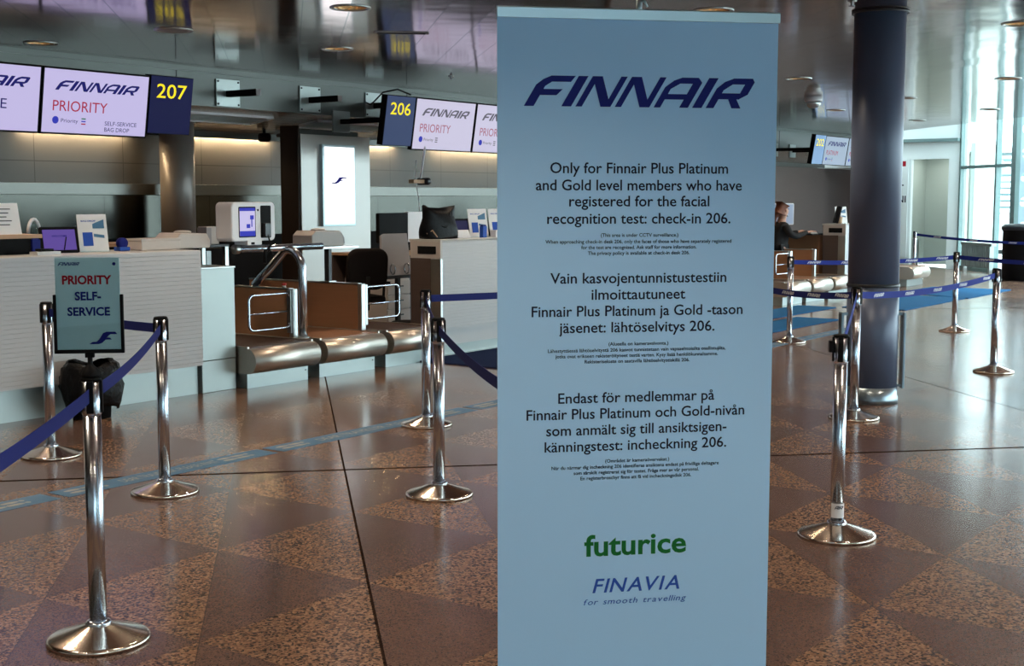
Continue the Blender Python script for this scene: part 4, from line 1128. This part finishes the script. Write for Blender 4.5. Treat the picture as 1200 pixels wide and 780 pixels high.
# long dark baggage track along the back wall
t = thing('baggage_track', 'dark baggage track running behind the desks along the back wall', 'conveyor', (0, 11.0, 0))
b = MB(); b.box(-6, 30, .05, .55, 0, .34); b.build('bed', M['dark_metal'], t)
b = MB(); b.box(-6, 30, .07, .53, .341, .352); b.build('belt', M['rubber'], t)

# ------------------------------------------------------------------ floor mats and tape
def carpet(name, pts, m, label, group):
    b = MB(); b.prism(pts, 'z', 0.001, .012); o = b.build(name, M[m]); tag(o, label, 'mat', group); return o
carpet('floor_mat', [(10.15, 7.25), (12.6, 7.25), (12.6, 8.42), (10.15, 8.42)], 'mat_navy', 'dark navy floor mat in front of the check-in counter', None)
carpet('floor_mat', [(15.4, 7.55), (18.9, 7.55), (18.9, 8.15), (15.4, 8.15)], 'mat_blue', 'blue floor mat right of the banner, nearer the far conveyors', 'blue mats')
carpet('floor_mat', [(13.4, 6.75), (17.0, 6.75), (17.0, 7.35), (13.4, 7.35)], 'mat_blue', 'blue floor mat right of the banner, nearer the big column', 'blue mats')
carpet('floor_mat', [(19.0, 6.55), (22.0, 6.55), (22.0, 7.5), (19.0, 7.5)], 'mat_blue', 'blue floor mat beyond the big column, the nearer one', 'blue mats')
carpet('floor_mat', [(21.9, 6.5), (24.4, 6.5), (24.4, 7.9), (22.6, 7.9)], 'mat_blue', 'blue floor mat beyond the big column, the farther one', 'blue mats')

def floor_tape(x0, x1, label):
    w = .19
    t = thing('floor_tape', label, 'tape', (x0, 6.06, 0), 0, 'blue distance tapes on the floor'); L_ = x1 - x0
    b = MB(); b.box(0, L_, 0, w, .0005, .0025); b.build('strip', M['tape'], t)
    Tf = Matrix.Rotation(-PI / 2, 4, 'X')     # xz lettering laid flat, reading from the hall
    b = MB(); put_text(b, 'DEAR TRAVELLER, PLEASE WAIT', .42, L_ - .42, .06, .075, -.0032, .008, 0, Tf); b.build('lettering', M['tape_print'], t)
    for cx in (.16, .27, L_ - .29, L_ - .18):
        b = MB()
        for k, dz in ((0, .015), (1, -.03)):
            put_poly(b, [(cx - .05 + .055 * math.cos(q) , .105 + dz * 1.3 + .020 * math.sin(q)) for q in [2 * PI * i / 12 for i in range(12)]], -.0032, Tf)
            put_poly(b, [(cx + .022 + .016 * math.cos(q), .105 + dz * 1.3 + .018 * math.sin(q)) for q in [2 * PI * i / 10 for i in range(10)]], -.0032, Tf)
        b.build('footprints', M['tape_print'], t)
    return t
floor_tape(2.62, 4.32, 'blue printed tape strip on the floor at the left edge')
floor_tape(4.37, 5.93, 'blue printed tape strip on the floor behind the second barrier post')
floor_tape(5.98, 8.05, 'blue printed tape strip on the floor left of the paired posts')
floor_tape(8.10, 9.9, 'blue printed tape strip on the floor running behind the banner')
floor_tape(12.6, 16.2, 'pale blue tape strip on the floor by the far blue mats')

# ------------------------------------------------------------------ barrier posts and belts
PH = .97
def make_post(label, loc, rz, group):
    t = thing('barrier_post', label, 'barrier post', loc, rz, group)
    b = MB(); b.lathe([(.0, .0), (.178, .0), (.184, .004), (.184, .014), (.178, .020), (.172, .022), (.13, .035), (.085, .050), (.05, .062), (.046, .064), (.0, .064)], 48); b.build('base', M['base_chrome'], t)
    b = MB(); b.lathe([(.046, .061), (.046, .072), (.040, .078), (.033, .080)], 32); b.build('collar', M['chrome'], t)
    b = MB(); b.lathe([(.0315, .06), (.0315, PH - .135)], 32); b.build('pole', M['chrome'], t)
    b = MB(); b.lathe([(.033, PH - .135), (.0345, PH - .13), (.0345, PH - .010)], 32); b.build('head', M['chrome'], t)
    b = MB(); b.lathe([(.036, PH - .012), (.036, PH - .004), (.030, PH), (.0, PH)], 32); b.build('cap', M['black'], t)
    for k in range(4):
        T = Matrix.Rotation(k * PI / 2, 4, 'Z')
        b = MB(); b.box(.028, .040, -.0125, .0125, PH - .128, PH - .012, T); b.build('belt_slot', M['black'], t, .002)
    return t
def heading(a, c): return math.atan2(c[1] - a[1], c[0] - a[0])
P = {1: (2.97, 3.97), 2: (4.75, 5.73), 3: (5.03, 7.14), 4: (5.57, 4.46), 5: (7.29, 5.95), 6: (5.98, 2.36), 7: (9.35, 3.58),
     8: (13.98, 6.13), 9: (12.64, 3.50), 10: (16.34, 5.01), 11: (26.6, 9.0), 'h1': (3.587, 2.380), 'h2': (10.68, 5.28), 'o1': (1.45, 2.65), 'o2': (16.0, 2.2), 'o3': (24.0, 3.9)}
PL = {1: ('chrome barrier post in the left foreground carrying the PRIORITY sign', heading(P[1], P[2])),
      2: ('chrome barrier post on the tape line, right of the PRIORITY sign', heading(P[1], P[2])),
      3: ('chrome barrier post behind the PRIORITY sign, nearest the left counter', heading(P[3], P[2])),
      4: ('chrome barrier post just left of the banner, nearer of the pair', heading(P['h1'], P[4])),
      5: ('chrome barrier post just left of the banner, farther of the pair', heading(P[4], P[5])),
      6: ('chrome barrier post right of the banner with a white sticker at its foot', heading(P[6], P[7])),
      7: ('chrome barrier post standing in front of the big round column', heading(P[7], P[9])),
      8: ('chrome barrier post near the blue mats, between banner and column', heading(P[8], P[10])),
      9: ('chrome barrier post at the right, nearer of the two there', heading(P[7], P[9])),
      10: ('chrome barrier post at the right, farther of the two there', heading(P[8], P[10])),
      11: ('farthest chrome barrier post near the white doorway', 0.3),
      'h1': ('chrome barrier post hidden behind the left edge of the banner', heading(P['h1'], P[4])),
      'h2': ('chrome barrier post hidden behind the middle of the banner', heading(P['h2'], P[7])),
      'o1': ('chrome barrier post at the near end of the left belt, beyond the left edge', heading(P['o1'], P[1])),
      'o2': ('chrome barrier post beyond the right edge, ending the far belt', heading(P[10], P['o2'])),
      'o3': ('chrome barrier post beyond the right edge, ending the farthest belt', heading(P[11], P['o3']))}
GP = 'chrome retractable barrier posts'
p0 = None
for k, (lb, a) in PL.items():
    loc = (P[k][0], P[k][1], 0)
    if p0 is None: p0 = make_post(lb, loc, a, GP); o = p0
    else: o = dup(p0, loc, a, lb, GP)
    if k == 6:
        b = MB(); T = Matrix.Rotation(HEAD - PI / 2 - a, 4, 'Z'); b.box(-.056, -.034, -.014, .014, .885, .94, T); b.build('belt_clip', M['black'], o, .002)
        b = MB(); T = Matrix.Rotation(HEAD + PI - a, 4, 'Z')
        vs = []; fs = []
        for i in range(9):
            q = math.radians(-70 + i * 17.5)
            for z in (.095, .165): vs.append(T @ Vector((.0325 * math.cos(q), .0325 * math.sin(q), z)))
        for i in range(8): fs.append((2 * i, 2 * i + 2, 2 * i + 3, 2 * i + 1))
        b.add(vs, fs, True); st = b.build('sticker', M['paper'], o)
        b = MB(); T2 = Matrix.Rotation(HEAD - PI / 2 - a, 4, 'Z') @ Matrix.Translation((0, -.0335, 0))
        put_wordmark(b, -.02, .022, .138, .016, 0, T2, 'AIR'); b.build('lettering', M['dark_ink'], st)

def barrier_belt(a, c, label, m='belt', logos=0, sag=.015, z=.905):
    """webbing between two heads; top-level, hangs from clip to cassette"""
    A, C_ = Vector((*P[a], z)), Vector((*P[c], z)); d = C_ - A; Ld = d.length; d.normalize()
    A = A + d * .040; Ld -= .080
    t = thing('barrier_belt', label, 'belt', A, math.atan2(d.y, d.x), 'navy belts between the barrier posts')
    n = 14; vs = []; fs = []; h = .025
    for i in range(n + 1):
        s = i / n; x = s * Ld; zz = -sag * 4 * s * (1 - s)
        for yy in (-.001, .001):
            for q in (-h, h): vs.append((x, yy, zz + q))
    for i in range(n):
        o = 4 * i
        fs += [(o, o + 4, o + 5, o + 1), (o + 2, o + 3, o + 7, o + 6), (o + 1, o + 5, o + 7, o + 3), (o, o + 2, o + 6, o + 4)]
    fs += [(0, 1, 3, 2), (4 * n, 4 * n + 2, 4 * n + 3, 4 * n + 1)]
    b = MB(); b.add(vs, fs); b.build('webbing', M[m], t)
    b = MB(); b.box(Ld - .02, Ld + .012, -.006, .006, -.028, .028); b.build('end_clip', M['black'], t)
    if logos:
        # print on the side that faces the lens
        toc = Vector((0, 0, 1.6)) - A; nrm = Vector((d.y, -d.x, 0)); front = toc.dot(nrm) > 0
        b = MB()
        for k in range(logos):
            cx = (k + .6) / logos * Ld; zz = -sag * 4 * (cx / Ld) * (1 - cx / Ld)
            if front: put_wordmark(b, cx - .10, cx + .10, zz - .012, .026, -.0018)
            else:
                T = Matrix.Translation((cx, 0, zz)) @ Matrix.Rotation(PI, 4, 'Z')
                put_wordmark(b, -.10, .10, -.012, .026, -.0018, T)
        b.build('belt_print', M['white_text'], t)
    return t
barrier_belt(1, 'o1', 'navy belt running from the foreground post out of the left edge', 'belt', 0, .02)
barrier_belt(2, 1, 'navy belt between the foreground sign post and the post right of it', 'belt', 0, .03)
barrier_belt(3, 2, 'navy belt passing behind the PRIORITY sign', 'belt', 0, .01)
barrier_belt(5, 4, 'short seen navy belt between the paired posts left of the banner', 'belt', 0, .02)
barrier_belt(4, 'h1', 'navy belt slanting from the nearer paired post down behind the banner', 'belt', 0, .05)
barrier_belt(5, 'h2', 'level navy belt from the farther paired post towards the banner', 'belt', 0, .02)
barrier_belt('h2', 7, 'printed navy belt from behind the banner to the post at the big column', 'belt', 5, .05)
barrier_belt(7, 9, 'printed blue belt from the post at the big column to the right post', 'belt_blue', 5, .05)
barrier_belt(6, 7, 'belt seen edge-on between the stickered post and the post behind it', 'belt_blue', 0, .02)
barrier_belt(8, 10, 'printed blue belt passing behind the big column', 'belt_blue', 5, .03)
barrier_belt(10, 'o2', 'printed navy belt leaving the right edge below the black bin', 'belt_blue', 5, .05)
barrier_belt(11, 'o3', 'farthest blue belt crossing in front of the black bin', 'belt_blue', 6, .10)

# framed sign on the foreground post
SA = HEAD - PI / 2 + math.radians(7)
t = thing('post_sign', 'framed PRIORITY SELF-SERVICE sign on the left foreground post', 'sign', (2.97, 3.97, PH), SA)
b = MB(); b.lathe([(.034, .0), (.034, .010), (.026, .03), (.012, .042), (.009, .05), (.009, .085)], 20); b.build('stem', M['black'], t)
b = MB(); b.box(-.016, .016, -.010, .010, .070, .090); b.build('clamp', M['black'], t, .002)
w = .113
b = MB(); b.box(-w - .008, w + .008, -.008, .008, .085, .099)
b.box(-w - .008, -w + .003, -.008, .008, .085, .295); b.box(w - .003, w + .008, -.008, .008, .085, .295); b.build('frame', M['black'], t, .002)
b = MB(); b.box(-w + .002, w - .002, -.003, .003, .099, .425); b.build('card', mat('sign_card', (0.72, 0.82, 0.86), .25, 0, .02), t)
b = MB(); b.box(-w + .001, w - .001, -.0048, -.0040, .099, .428); b.build('cover', M['acrylic'], t)
b = MB(); put_wordmark(b, -.100, -.025, .398, .012, -.0056); b.build('airline_logo', M['navy_ink'], t)
b = MB(); put_disc(b, .093, .404, .006, -.0056); b.build('round_mark', M['navy_ink'], t)
b = MB(); put_text(b, 'SELF-', -.045, .045, .276, .028, -.0056, .03); b.build('navy_print', M['navy_ink'], t)
b = MB(); put_text(b, 'SERVICE', -.072, .075, .221, .028, -.0056, .03); b.build('navy_print', M['navy_ink'], t)
b = MB(); put_poly(b, swoosh(.0, .118, .098, .044), -.0056); b.build('flag_mark', M['navy_ink'], t)
b = MB(); put_text(b, 'PRIORITY', -.087, .083, .333, .029, -.0056, .035); b.build('red_print', M['red_ink'], t)

# ------------------------------------------------------------------ roll-up banner
BH = math.radians(-44.5)
t = thing('roll_up_banner', 'tall pale blue roll-up banner with printed check-in notice', 'banner', (3.1445, 2.2954, 0), BH)
W = .85
b = MB(); b.box(0, W, .0, .0022, .10, 2.130); b.build('banner_sheet', M['banner'], t)
b = MB(); b.prism([(-.010, 2.122), (-.010, 2.150), (-.004, 2.154), (.010, 2.154), (.014, 2.150), (.014, 2.122)], 'x', -.001, W + .002); b.build('top_rail', M['alu'], t)
b = MB(); b.prism([(-.05, .012), (-.055, .03), (-.045, .085), (-.015, .105), (.02, .105), (.05, .085), (.06, .03), (.055, .012)], 'x', -.01, W + .01); b.build('base_cassette', M['alu'], t)
for x in (.12, W - .12):
    b = MB(); b.prism(rrect(x - .03, x + .03, -.20, .13, .02, 3), 'z', 0, .013); b.build('foot', M['steel'], t)
b = MB(); b.tube([(W / 2, .02, .10), (W / 2, .018, 2.15), (W / 2, .012, 2.185)], .009, 10); b.build('rear_pole', M['alu'], t)
b = MB(); b.tube([(W / 2 - .004, .01, 2.18), (W / 2 + .012, .0, 2.178), (W / 2 + .018, -.006, 2.160)], .004, 8); b.build('pole_hook', M['alu'], t)
YB = -.0008
b = MB(); put_wordmark(b, .078, .779, 1.871, .088, YB); b.build('airline_logo', M['navy_ink'], t)
LINES = [
    ('Only for Finnair Plus Platinum', 0.157, 0.700, 1.678), ('and Gold level members who have', 0.114, 0.744, 1.628),
    ('registered for the facial', 0.214, 0.643, 1.581), ('recognition test: check-in 206.', 0.148, 0.710, 1.530), None,
    ('(This area is under CCTV surveillance.)', 0.310, 0.548, 1.491),
    ('When approaching check-in desk 206, only the faces of those who have separately registered', 0.143, 0.714, 1.472),
    ('for the test are recognized. Ask staff for more information.', 0.251, 0.605, 1.455),
    ('The privacy policy is available at check-in desk 206.', 0.271, 0.584, 1.438), None,
    ('Vain kasvojentunnistustestiin', 0.158, 0.700, 1.354), ('ilmoittautuneet', 0.283, 0.572, 1.305),
    ('Finnair Plus Platinum ja Gold -tason', 0.102, 0.753, 1.256), ('j\u00e4senet: l\u00e4ht\u00f6selvitys 206.', 0.185, 0.665, 1.207), None,
    ('(Alueella on kameravalvonta.)', 0.336, 0.521, 1.167),
    ('L\u00e4hestytt\u00e4ess\u00e4 l\u00e4ht\u00f6selvityst\u00e4 206 kasvot tunnistetaan vain vapaaehtoisilta osallistujilta,', 0.151, 0.701, 1.149),
    ('jotka ovat erikseen rekister\u00f6ityneet testi\u00e4 varten. Kysy lis\u00e4\u00e4 henkil\u00f6kunnaltamme.', 0.174, 0.677, 1.132),
    ('Rekisteriseloste on saatavilla l\u00e4ht\u00f6selvitystiskill\u00e4 206.', 0.263, 0.588, 1.115), None,
    ('Endast f\u00f6r medlemmar p\u00e5', 0.183, 0.668, 0.996), ('Finnair Plus Platinum och Gold-niv\u00e5n', 0.087, 0.764, 0.948),
    ('som anm\u00e4lt sig till ansiktsigen-', 0.147, 0.708, 0.899), ('k\u00e4nningstest: incheckning 206.', 0.142, 0.708, 0.850), None,
    ('(Omr\u00e5det \u00e4r kamera\u00f6vervakat.)', 0.328, 0.528, 0.813),
    ('N\u00e4r du n\u00e4rmar dig incheckning 206 identifieras ansiktena endast p\u00e5 frivilliga deltagare', 0.163, 0.685, 0.796),
    ('som s\u00e4rskilt registrerat sig f\u00f6r testet. Fr\u00e5ga mer av v\u00e5r personal.', 0.231, 0.622, 0.779),
    ('En registerbroschyr finns att f\u00e5 vid incheckningsdisk 206.', 0.252, 0.598, 0.762), None]
b = MB()
for ln in LINES:
    if ln is None:
        b.build('printed_text', M['dark_ink'], t); b = MB(); continue
    s_, x0, x1, z = ln
    small = (len(s_) > 45) or s_.startswith('(')
    put_text(b, s_, x0, x1, z, .0100 if small else .0305, YB, .014 if small else .010)
b = MB(); put_text(b, 'futurice', .265, .585, .528, .062, YB, .022); b.build('sponsor_logo', M['green_ink'], t)
b = MB(); put_text(b, 'FINAVIA', .291, .565, .413, .042, YB, .012, .24, None, .13); b.build('sponsor_logo', M['blue_ink'], t)
b = MB(); put_text(b, 'for smooth travelling', .264, .587, .376, .017, YB, .006, .24, None, .13); b.build('sponsor_logo', M['blue_ink'], t)

# ------------------------------------------------------------------ far end: person at desk, wall sign, radiators, bin, outside
def skin_mesh(name, joints, bones, material, parent, levels=2):
    me = bpy.data.meshes.new(name); me.from_pydata([j[0] for j in joints], bones, [])
    ob = bpy.data.objects.new(name, me); COL.objects.link(ob)
    md = ob.modifiers.new('skin', 'SKIN')
    for i, j in enumerate(joints):
        r = j[1]; me.skin_vertices[0].data[i].radius = r if isinstance(r, tuple) else (r, r)
    me.skin_vertices[0].data[0].use_root = True
    ss = ob.modifiers.new('sub', 'SUBSURF'); ss.levels = levels; ss.render_levels = levels
    dg = bpy.context.evaluated_depsgraph_get(); dg.update()
    m2 = bpy.data.meshes.new_from_object(ob.evaluated_get(dg)); bpy.data.objects.remove(ob); bpy.data.meshes.remove(me)
    m2.name = name; m2.materials.clear(); m2.materials.append(material)
    for p_ in m2.polygons: p_.use_smooth = True
    o = bpy.data.objects.new(name, m2); COL.objects.link(o); o.parent = parent
    return o
# seated figure, local +x is where the person looks; seat height .62
t = thing('person', 'person in black top with auburn hair seated at the far desk, typing', 'person', (20.98, 9.44, 0), math.radians(-32))
J = [((0, 0, .70), (.135, .16)), ((.03, 0, .88), (.115, .145)), ((.06, 0, 1.06), (.12, .165)), ((.05, 0, 1.19), (.085, .10)), ((.07, 0, 1.28), .052),
     ((.09, 0, 1.35), (.075, .07)), ((.10, 0, 1.44), (.095, .080)), ((.09, 0, 1.51), (.06, .055)), ((.165, 0, 1.385), (.028, .030))]
B = [(0, 1), (1, 2), (2, 3), (3, 4), (4, 5), (5, 6), (6, 7), (5, 8)]
def limb(start, pts):
    prev = start
    for p_, r_ in pts:
        J.append((p_, r_)); B.append((prev, len(J) - 1)); prev = len(J) - 1
    return prev
for s in (-1, 1):
    h = limb(3, [((.05, s * .15, 1.17), .058), ((.10, s * .21, 1.02), .048), ((.24, s * .20, .985), .042), ((.42, s * .15, 1.035), .034), ((.52, s * .13, 1.055), .028), ((.58, s * .125, 1.06), (.020, .036))])
    for k, (dy, L1) in enumerate(((-.030, .055), (-.010, .068), (.010, .064), (.029, .050))):
        limb(h, [((.615, s * (.125) + dy, 1.068), .0095), ((.615 + L1 * .7, s * .125 + dy, 1.066), .0085), ((.615 + L1, s * .125 + dy, 1.052), .0075)])
    limb(h, [((.565, s * .125 - s * .040, 1.055), .0105), ((.60, s * .125 - s * .058, 1.052), .009)])
    limb(0, [((.06, s * .10, .68), .092), ((.45, s * .12, .68), .066), ((.44, s * .12, .38), .052), ((.40, s * .12, .14), .038), ((.44, s * .12, .055), .040), ((.54, s * .13, .035), (.030, .040))])
J = [(p_, (tuple(q * (.84 if p_[2] > .75 else .66) for q in r_) if isinstance(r_, tuple) else r_ * (.84 if p_[2] > .75 else .66)) if (p_[2] < 1.2 and p_[0] < .47 and not .12 < p_[2] < .1) else r_) for p_, r_ in J]
body = skin_mesh('body', J, B, M['skin'], t)
JT = [((0, 0, .66), (.15, .175)), ((.03, 0, .88), (.125, .155)), ((.06, 0, 1.06), (.13, .175)), ((.05, 0, 1.19), (.095, .112)), ((.065, 0, 1.255), .062)]
BT = [(0, 1), (1, 2), (2, 3), (3, 4)]
for s in (-1, 1):
    prev = 3
    for p_, r_ in (((.05, s * .15, 1.17), .068), ((.10, s * .215, 1.02), .060), ((.24, s * .205, .985), .054), ((.42, s * .15, 1.035), .044), ((.50, s * .135, 1.052), .037)):
        JT.append((p_, r_)); BT.append((prev, len(JT) - 1)); prev = len(JT) - 1
skin_mesh('black_top', JT, BT, M['cloth'], t)
JL = [((0, 0, .66), (.15, .172))]; BL = []
for s in (-1, 1):
    prev = 0
    for p_, r_ in (((.06, s * .10, .68), .102), ((.45, s * .12, .68), .076), ((.44, s * .12, .38), .062), ((.40, s * .12, .13), .050)):
        JL.append((p_, r_)); BL.append((prev, len(JL) - 1)); prev = len(JL) - 1
skin_mesh('trousers', JL, BL, M['cloth'], t)
skin_mesh('hair', [((.040, 0, 1.450), (.094, .092)), ((.070, 0, 1.512), (.080, .078)), ((.02, 0, 1.395), (.075, .076)), ((-.05, 0, 1.33), .038), ((-.07, 0, 1.24), .026), ((-.06, 0, 1.16), .012)],
          [(0, 1), (0, 2), (2, 3), (3, 4), (4, 5)], M['hair'], t)
skin_mesh('nose', [((.17, 0, 1.425), .016), ((.20, 0, 1.405), .016)], [(0, 1)], M['skin'], t, 1)
for s in (-1, 1):
    b = MB(); b.lathe([(.0, -.008), (.006, -.006), (.008, 0), (.006, .006), (.0, .008)], 10, c=(.178, s * .03, 1.445)); b.build('eye', M['dark_ink'], t)
    b = MB(); b.lathe([(.0, -.028), (.012, -.018), (.016, 0), (.012, .020), (.0, .028)], 10, c=(.095, s * .082, 1.425)); b.build('ear', M['skin'], t)
b = MB(); b.box(.172, .182, -.020, .020, 1.372, 1.380); b.build('mouth', M['red_ink'], t)
skin_mesh('face_mask', [((.15, 0, 1.335), (.045, .055)), ((.175, 0, 1.36), (.032, .045))], [(0, 1)], M['mask'], t, 1)
t = thing('far_stool', 'dark swivel stool under the seated person', 'chair', (20.98, 9.44, 0), math.radians(-32))
b = MB(); b.prism(rrect(-.22, .22, -.21, .21, .08, 4), 'z', .49, .56); b.build('seat', M['chair'], t, .02)
b = MB(); b.lathe([(.03, .05), (.03, .49)], 12); b.build('post', M['dark_metal'], t)
b = MB(); b.lathe([(.26, 0), (.26, .02), (.05, .06)], 24); b.build('base', M['black'], t)
b = MB(); b.prism(rrect(-.2, .2, .66, 1.12, .08, 4), 'x', -.36, -.31); b.box(-.34, -.30, -.03, .03, .5, .68); b.box(-.34, -.1, -.03, .03, .50, .53); b.build('backrest', M['chair'], t, .012)
t = thing('far_desk', 'dark desk with brown side panel at the far counter', 'desk', (21.42, 9.33, 0))
b = MB(); b.box(-.14, .60, -.38, .35, 1.005, 1.03); b.build('desktop', M['dark_metal'], t, .003)
b = MB(); b.box(.22, .42, -.36, .33, 0, 1.005); b.build('side_panel', M['bronze'], t)
b = MB(); b.box(.42, .58, -.36, .33, 0, 1.005); b.build('drawer_unit', M['dark_bronze'], t)
t = thing('keyboard', 'pale keyboard under the hands of the seated person', 'keyboard', (21.47, 9.13, 1.031), math.radians(-32))
b = MB(); b.box(-.07, .07, -.21, .21, 0, .016); b.build('case', M['beige'], t, .003)
b = MB(); b.box(-.058, .058, -.195, .195, .016, .020); b.build('keys', M['grey_plastic'], t)
far_mon = monitor(21.95, 9.84, 1.06, math.radians(152), .55, .38, 'pale lit monitor behind the seated person', 'white_plastic')
for c in far_mon.children:
    if c.name.startswith('screen'): c.data.materials[0] = M['screen_far']
t = thing('monitor_shelf', 'pale raised shelf carrying the far monitor', 'shelf', (21.7, 9.86, 0))
b = MB(); b.box(-.55, .40, -.15, .25, 1.03, 1.058); b.build('top', M['wood'], t)
b = MB(); b.box(-.50, -.46, -.14, .24, 0, 1.03); b.build('leg', M['beige'], t)
b = MB(); b.box(.34, .38, -.14, .24, 0, 1.03); b.build('leg', M['beige'], t)
t = thing('paper_pile', 'white sheets on the far monitor shelf', 'papers', (21.30, 9.80, 1.059), .2)
b = MB(); b.box(-.13, .13, -.05, .05, 0, .05); b.build('sheets', M['paper'], t)
b = MB(); b.box(.0, .12, .04, .052, .05, .16); b.build('card', M['mask'], t)
# clutter on the far counter end
leaflet(22.0, 8.72, CB, math.radians(-30), 'white leaflet card on the far counter end', .24, .29)
t = thing('binder', 'dark binder leaning on the far counter end', 'binder', (21.74, 8.74, CB), math.radians(-60))
T = Matrix.Rotation(math.radians(14), 4, 'Y')
b = MB(); b.box(-.03, .03, -.12, .12, .01, .30, T); b.build('cover', M['black'], t)
b = MB(); b.box(-.024, .024, -.118, .122, .018, .295, T); b.build('pages', M['paper'], t)
t = thing('straw_basket', 'pale wicker basket on the far counter end', 'basket', (21.86, 8.72, CB))
b = MB(); b.lathe([(.0, 0), (.05, 0), (.065, .11), (.058, .11), (.045, .01), (.0, .01)], 18); b.build('bowl', M['wood'], t)
b = MB(); b.tube([(.062 * math.cos(a), 0, .11 + .13 * math.sin(a)) for a in [k * PI / 10 for k in range(11)]], .012, 8); b.build('handle', M['beige'], t)

# white notice panel beside the doorway
t = thing('wall_notice', 'white notice panel with cut-off letters between column and doorway', 'sign', (30.99, 10.66, 0), -PI / 2)
b = MB(); b.box(-.95, -.02, -.03, 0, .25, 2.55); b.build('panel', M['white_wall'], t, .004)
b = MB(); put_text(b, 'L', -.22, -.12, 1.93, .16, -.032, .02); b.build('lettering', M['dark_ink'], t)
b = MB(); put_text(b, '-NI', -.34, -.06, 1.54, .15, -.032, .02); b.build('lettering', M['dark_ink'], t)
b = MB(); put_poly(b, [(-.20, 2.38), (-.08, 2.38), (-.08, 2.50), (-.20, 2.50)], -.032); b.build('red_mark', M['red_ink'], t)

def radiator(x, y, rz, w, label):
    t = thing('radiator', label, 'radiator', (x, y, 0), rz, 'low radiators along the glass')
    b = MB()
    for k in range(int(w / .09)): b.box(k * .09, k * .09 + .055, -.05, .05, .12, .62)
    b.build('fins', M['steel_panel'], t)
    b = MB(); b.box(-.02, w, -.06, .06, .60, .66); b.build('top_cover', M['steel_panel'], t, .004)
    b = MB(); b.box(.05, .10, -.04, .04, 0, .13); b.build('foot', M['steel'], t)
    b = MB(); b.box(w - .14, w - .09, -.04, .04, 0, .13); b.build('foot', M['steel'], t)
    return t
q = uv(27.9, VF - .28)
radiator(q[0], q[1], math.radians(-135), 1.3, 'low grey radiator under the glass left of the black bin')
radiator(31.6, 10.92, 0, 0.95, 'grey finned unit inside the white doorway')

t = thing('recycling_bin', 'large round black bin with a paper notice at the right edge', 'bin', (27.6, 7.10, 0))
b = MB(); b.lathe([(.0, 0), (.42, 0), (.44, .03), (.44, .98), (.46, 1.0)], 40); b.build('body', M['black'], t)
b = MB(); b.lathe([(.46, 1.0), (.47, 1.02), (.47, 1.07), (.40, 1.12), (.0, 1.13)], 40); b.build('lid', M['dark_metal'], t)
vs = []; fs = []
for i in range(5):
    a = math.radians(196 + i * 5)
    for z in (.72, .95): vs.append((.4415 * math.cos(a), .4415 * math.sin(a), z))
for i in range(4): fs.append((2 * i, 2 * i + 2, 2 * i + 3, 2 * i + 1))
b = MB(); b.add(vs, fs); b.build('paper_notice', M['paper'], t)

# outside the glass
t = thing('far_terminal', 'white louvred building standing outside the glass', 'building', (44, 10.5, 0), math.radians(0))
b = MB(); b.box(0, 10, -14, 14, 0, 1.3); b.build('base', M['ext_concrete'], t)
for k in range(10):
    b = MB(); b.box(-.1, .0, -14, 14, 1.0 + k * .2, 1.13 + k * .2) if k < 7 else b.box(0, 9, -14, 14, 1.3 + k * .2, 1.4 + k * .2); b.build('louvre', M['ext_louver'], t)
b = MB(); b.box(.3, 10, -14, 14, 1.3, 2.4); b.build('wall', M['ext_green'], t)
b = MB(); b.box(.2, 10, -14, 14, 2.4, 3.1); b.build('glazing', M['ext_green'], t)
b = MB(); b.box(-.3, 10, -14.2, 14.2, 3.1, 3.25); b.build('roof', M['ext_louver'], t)
for k in range(6):
    b = MB(); b.tube([(-.2, -6 + k * 2.4, 2.4), (-.2, -4.8 + k * 2.4, 3.6), (-.2, -3.6 + k * 2.4, 2.4)], .06, 8); b.build('truss', M['ext_louver'], t)
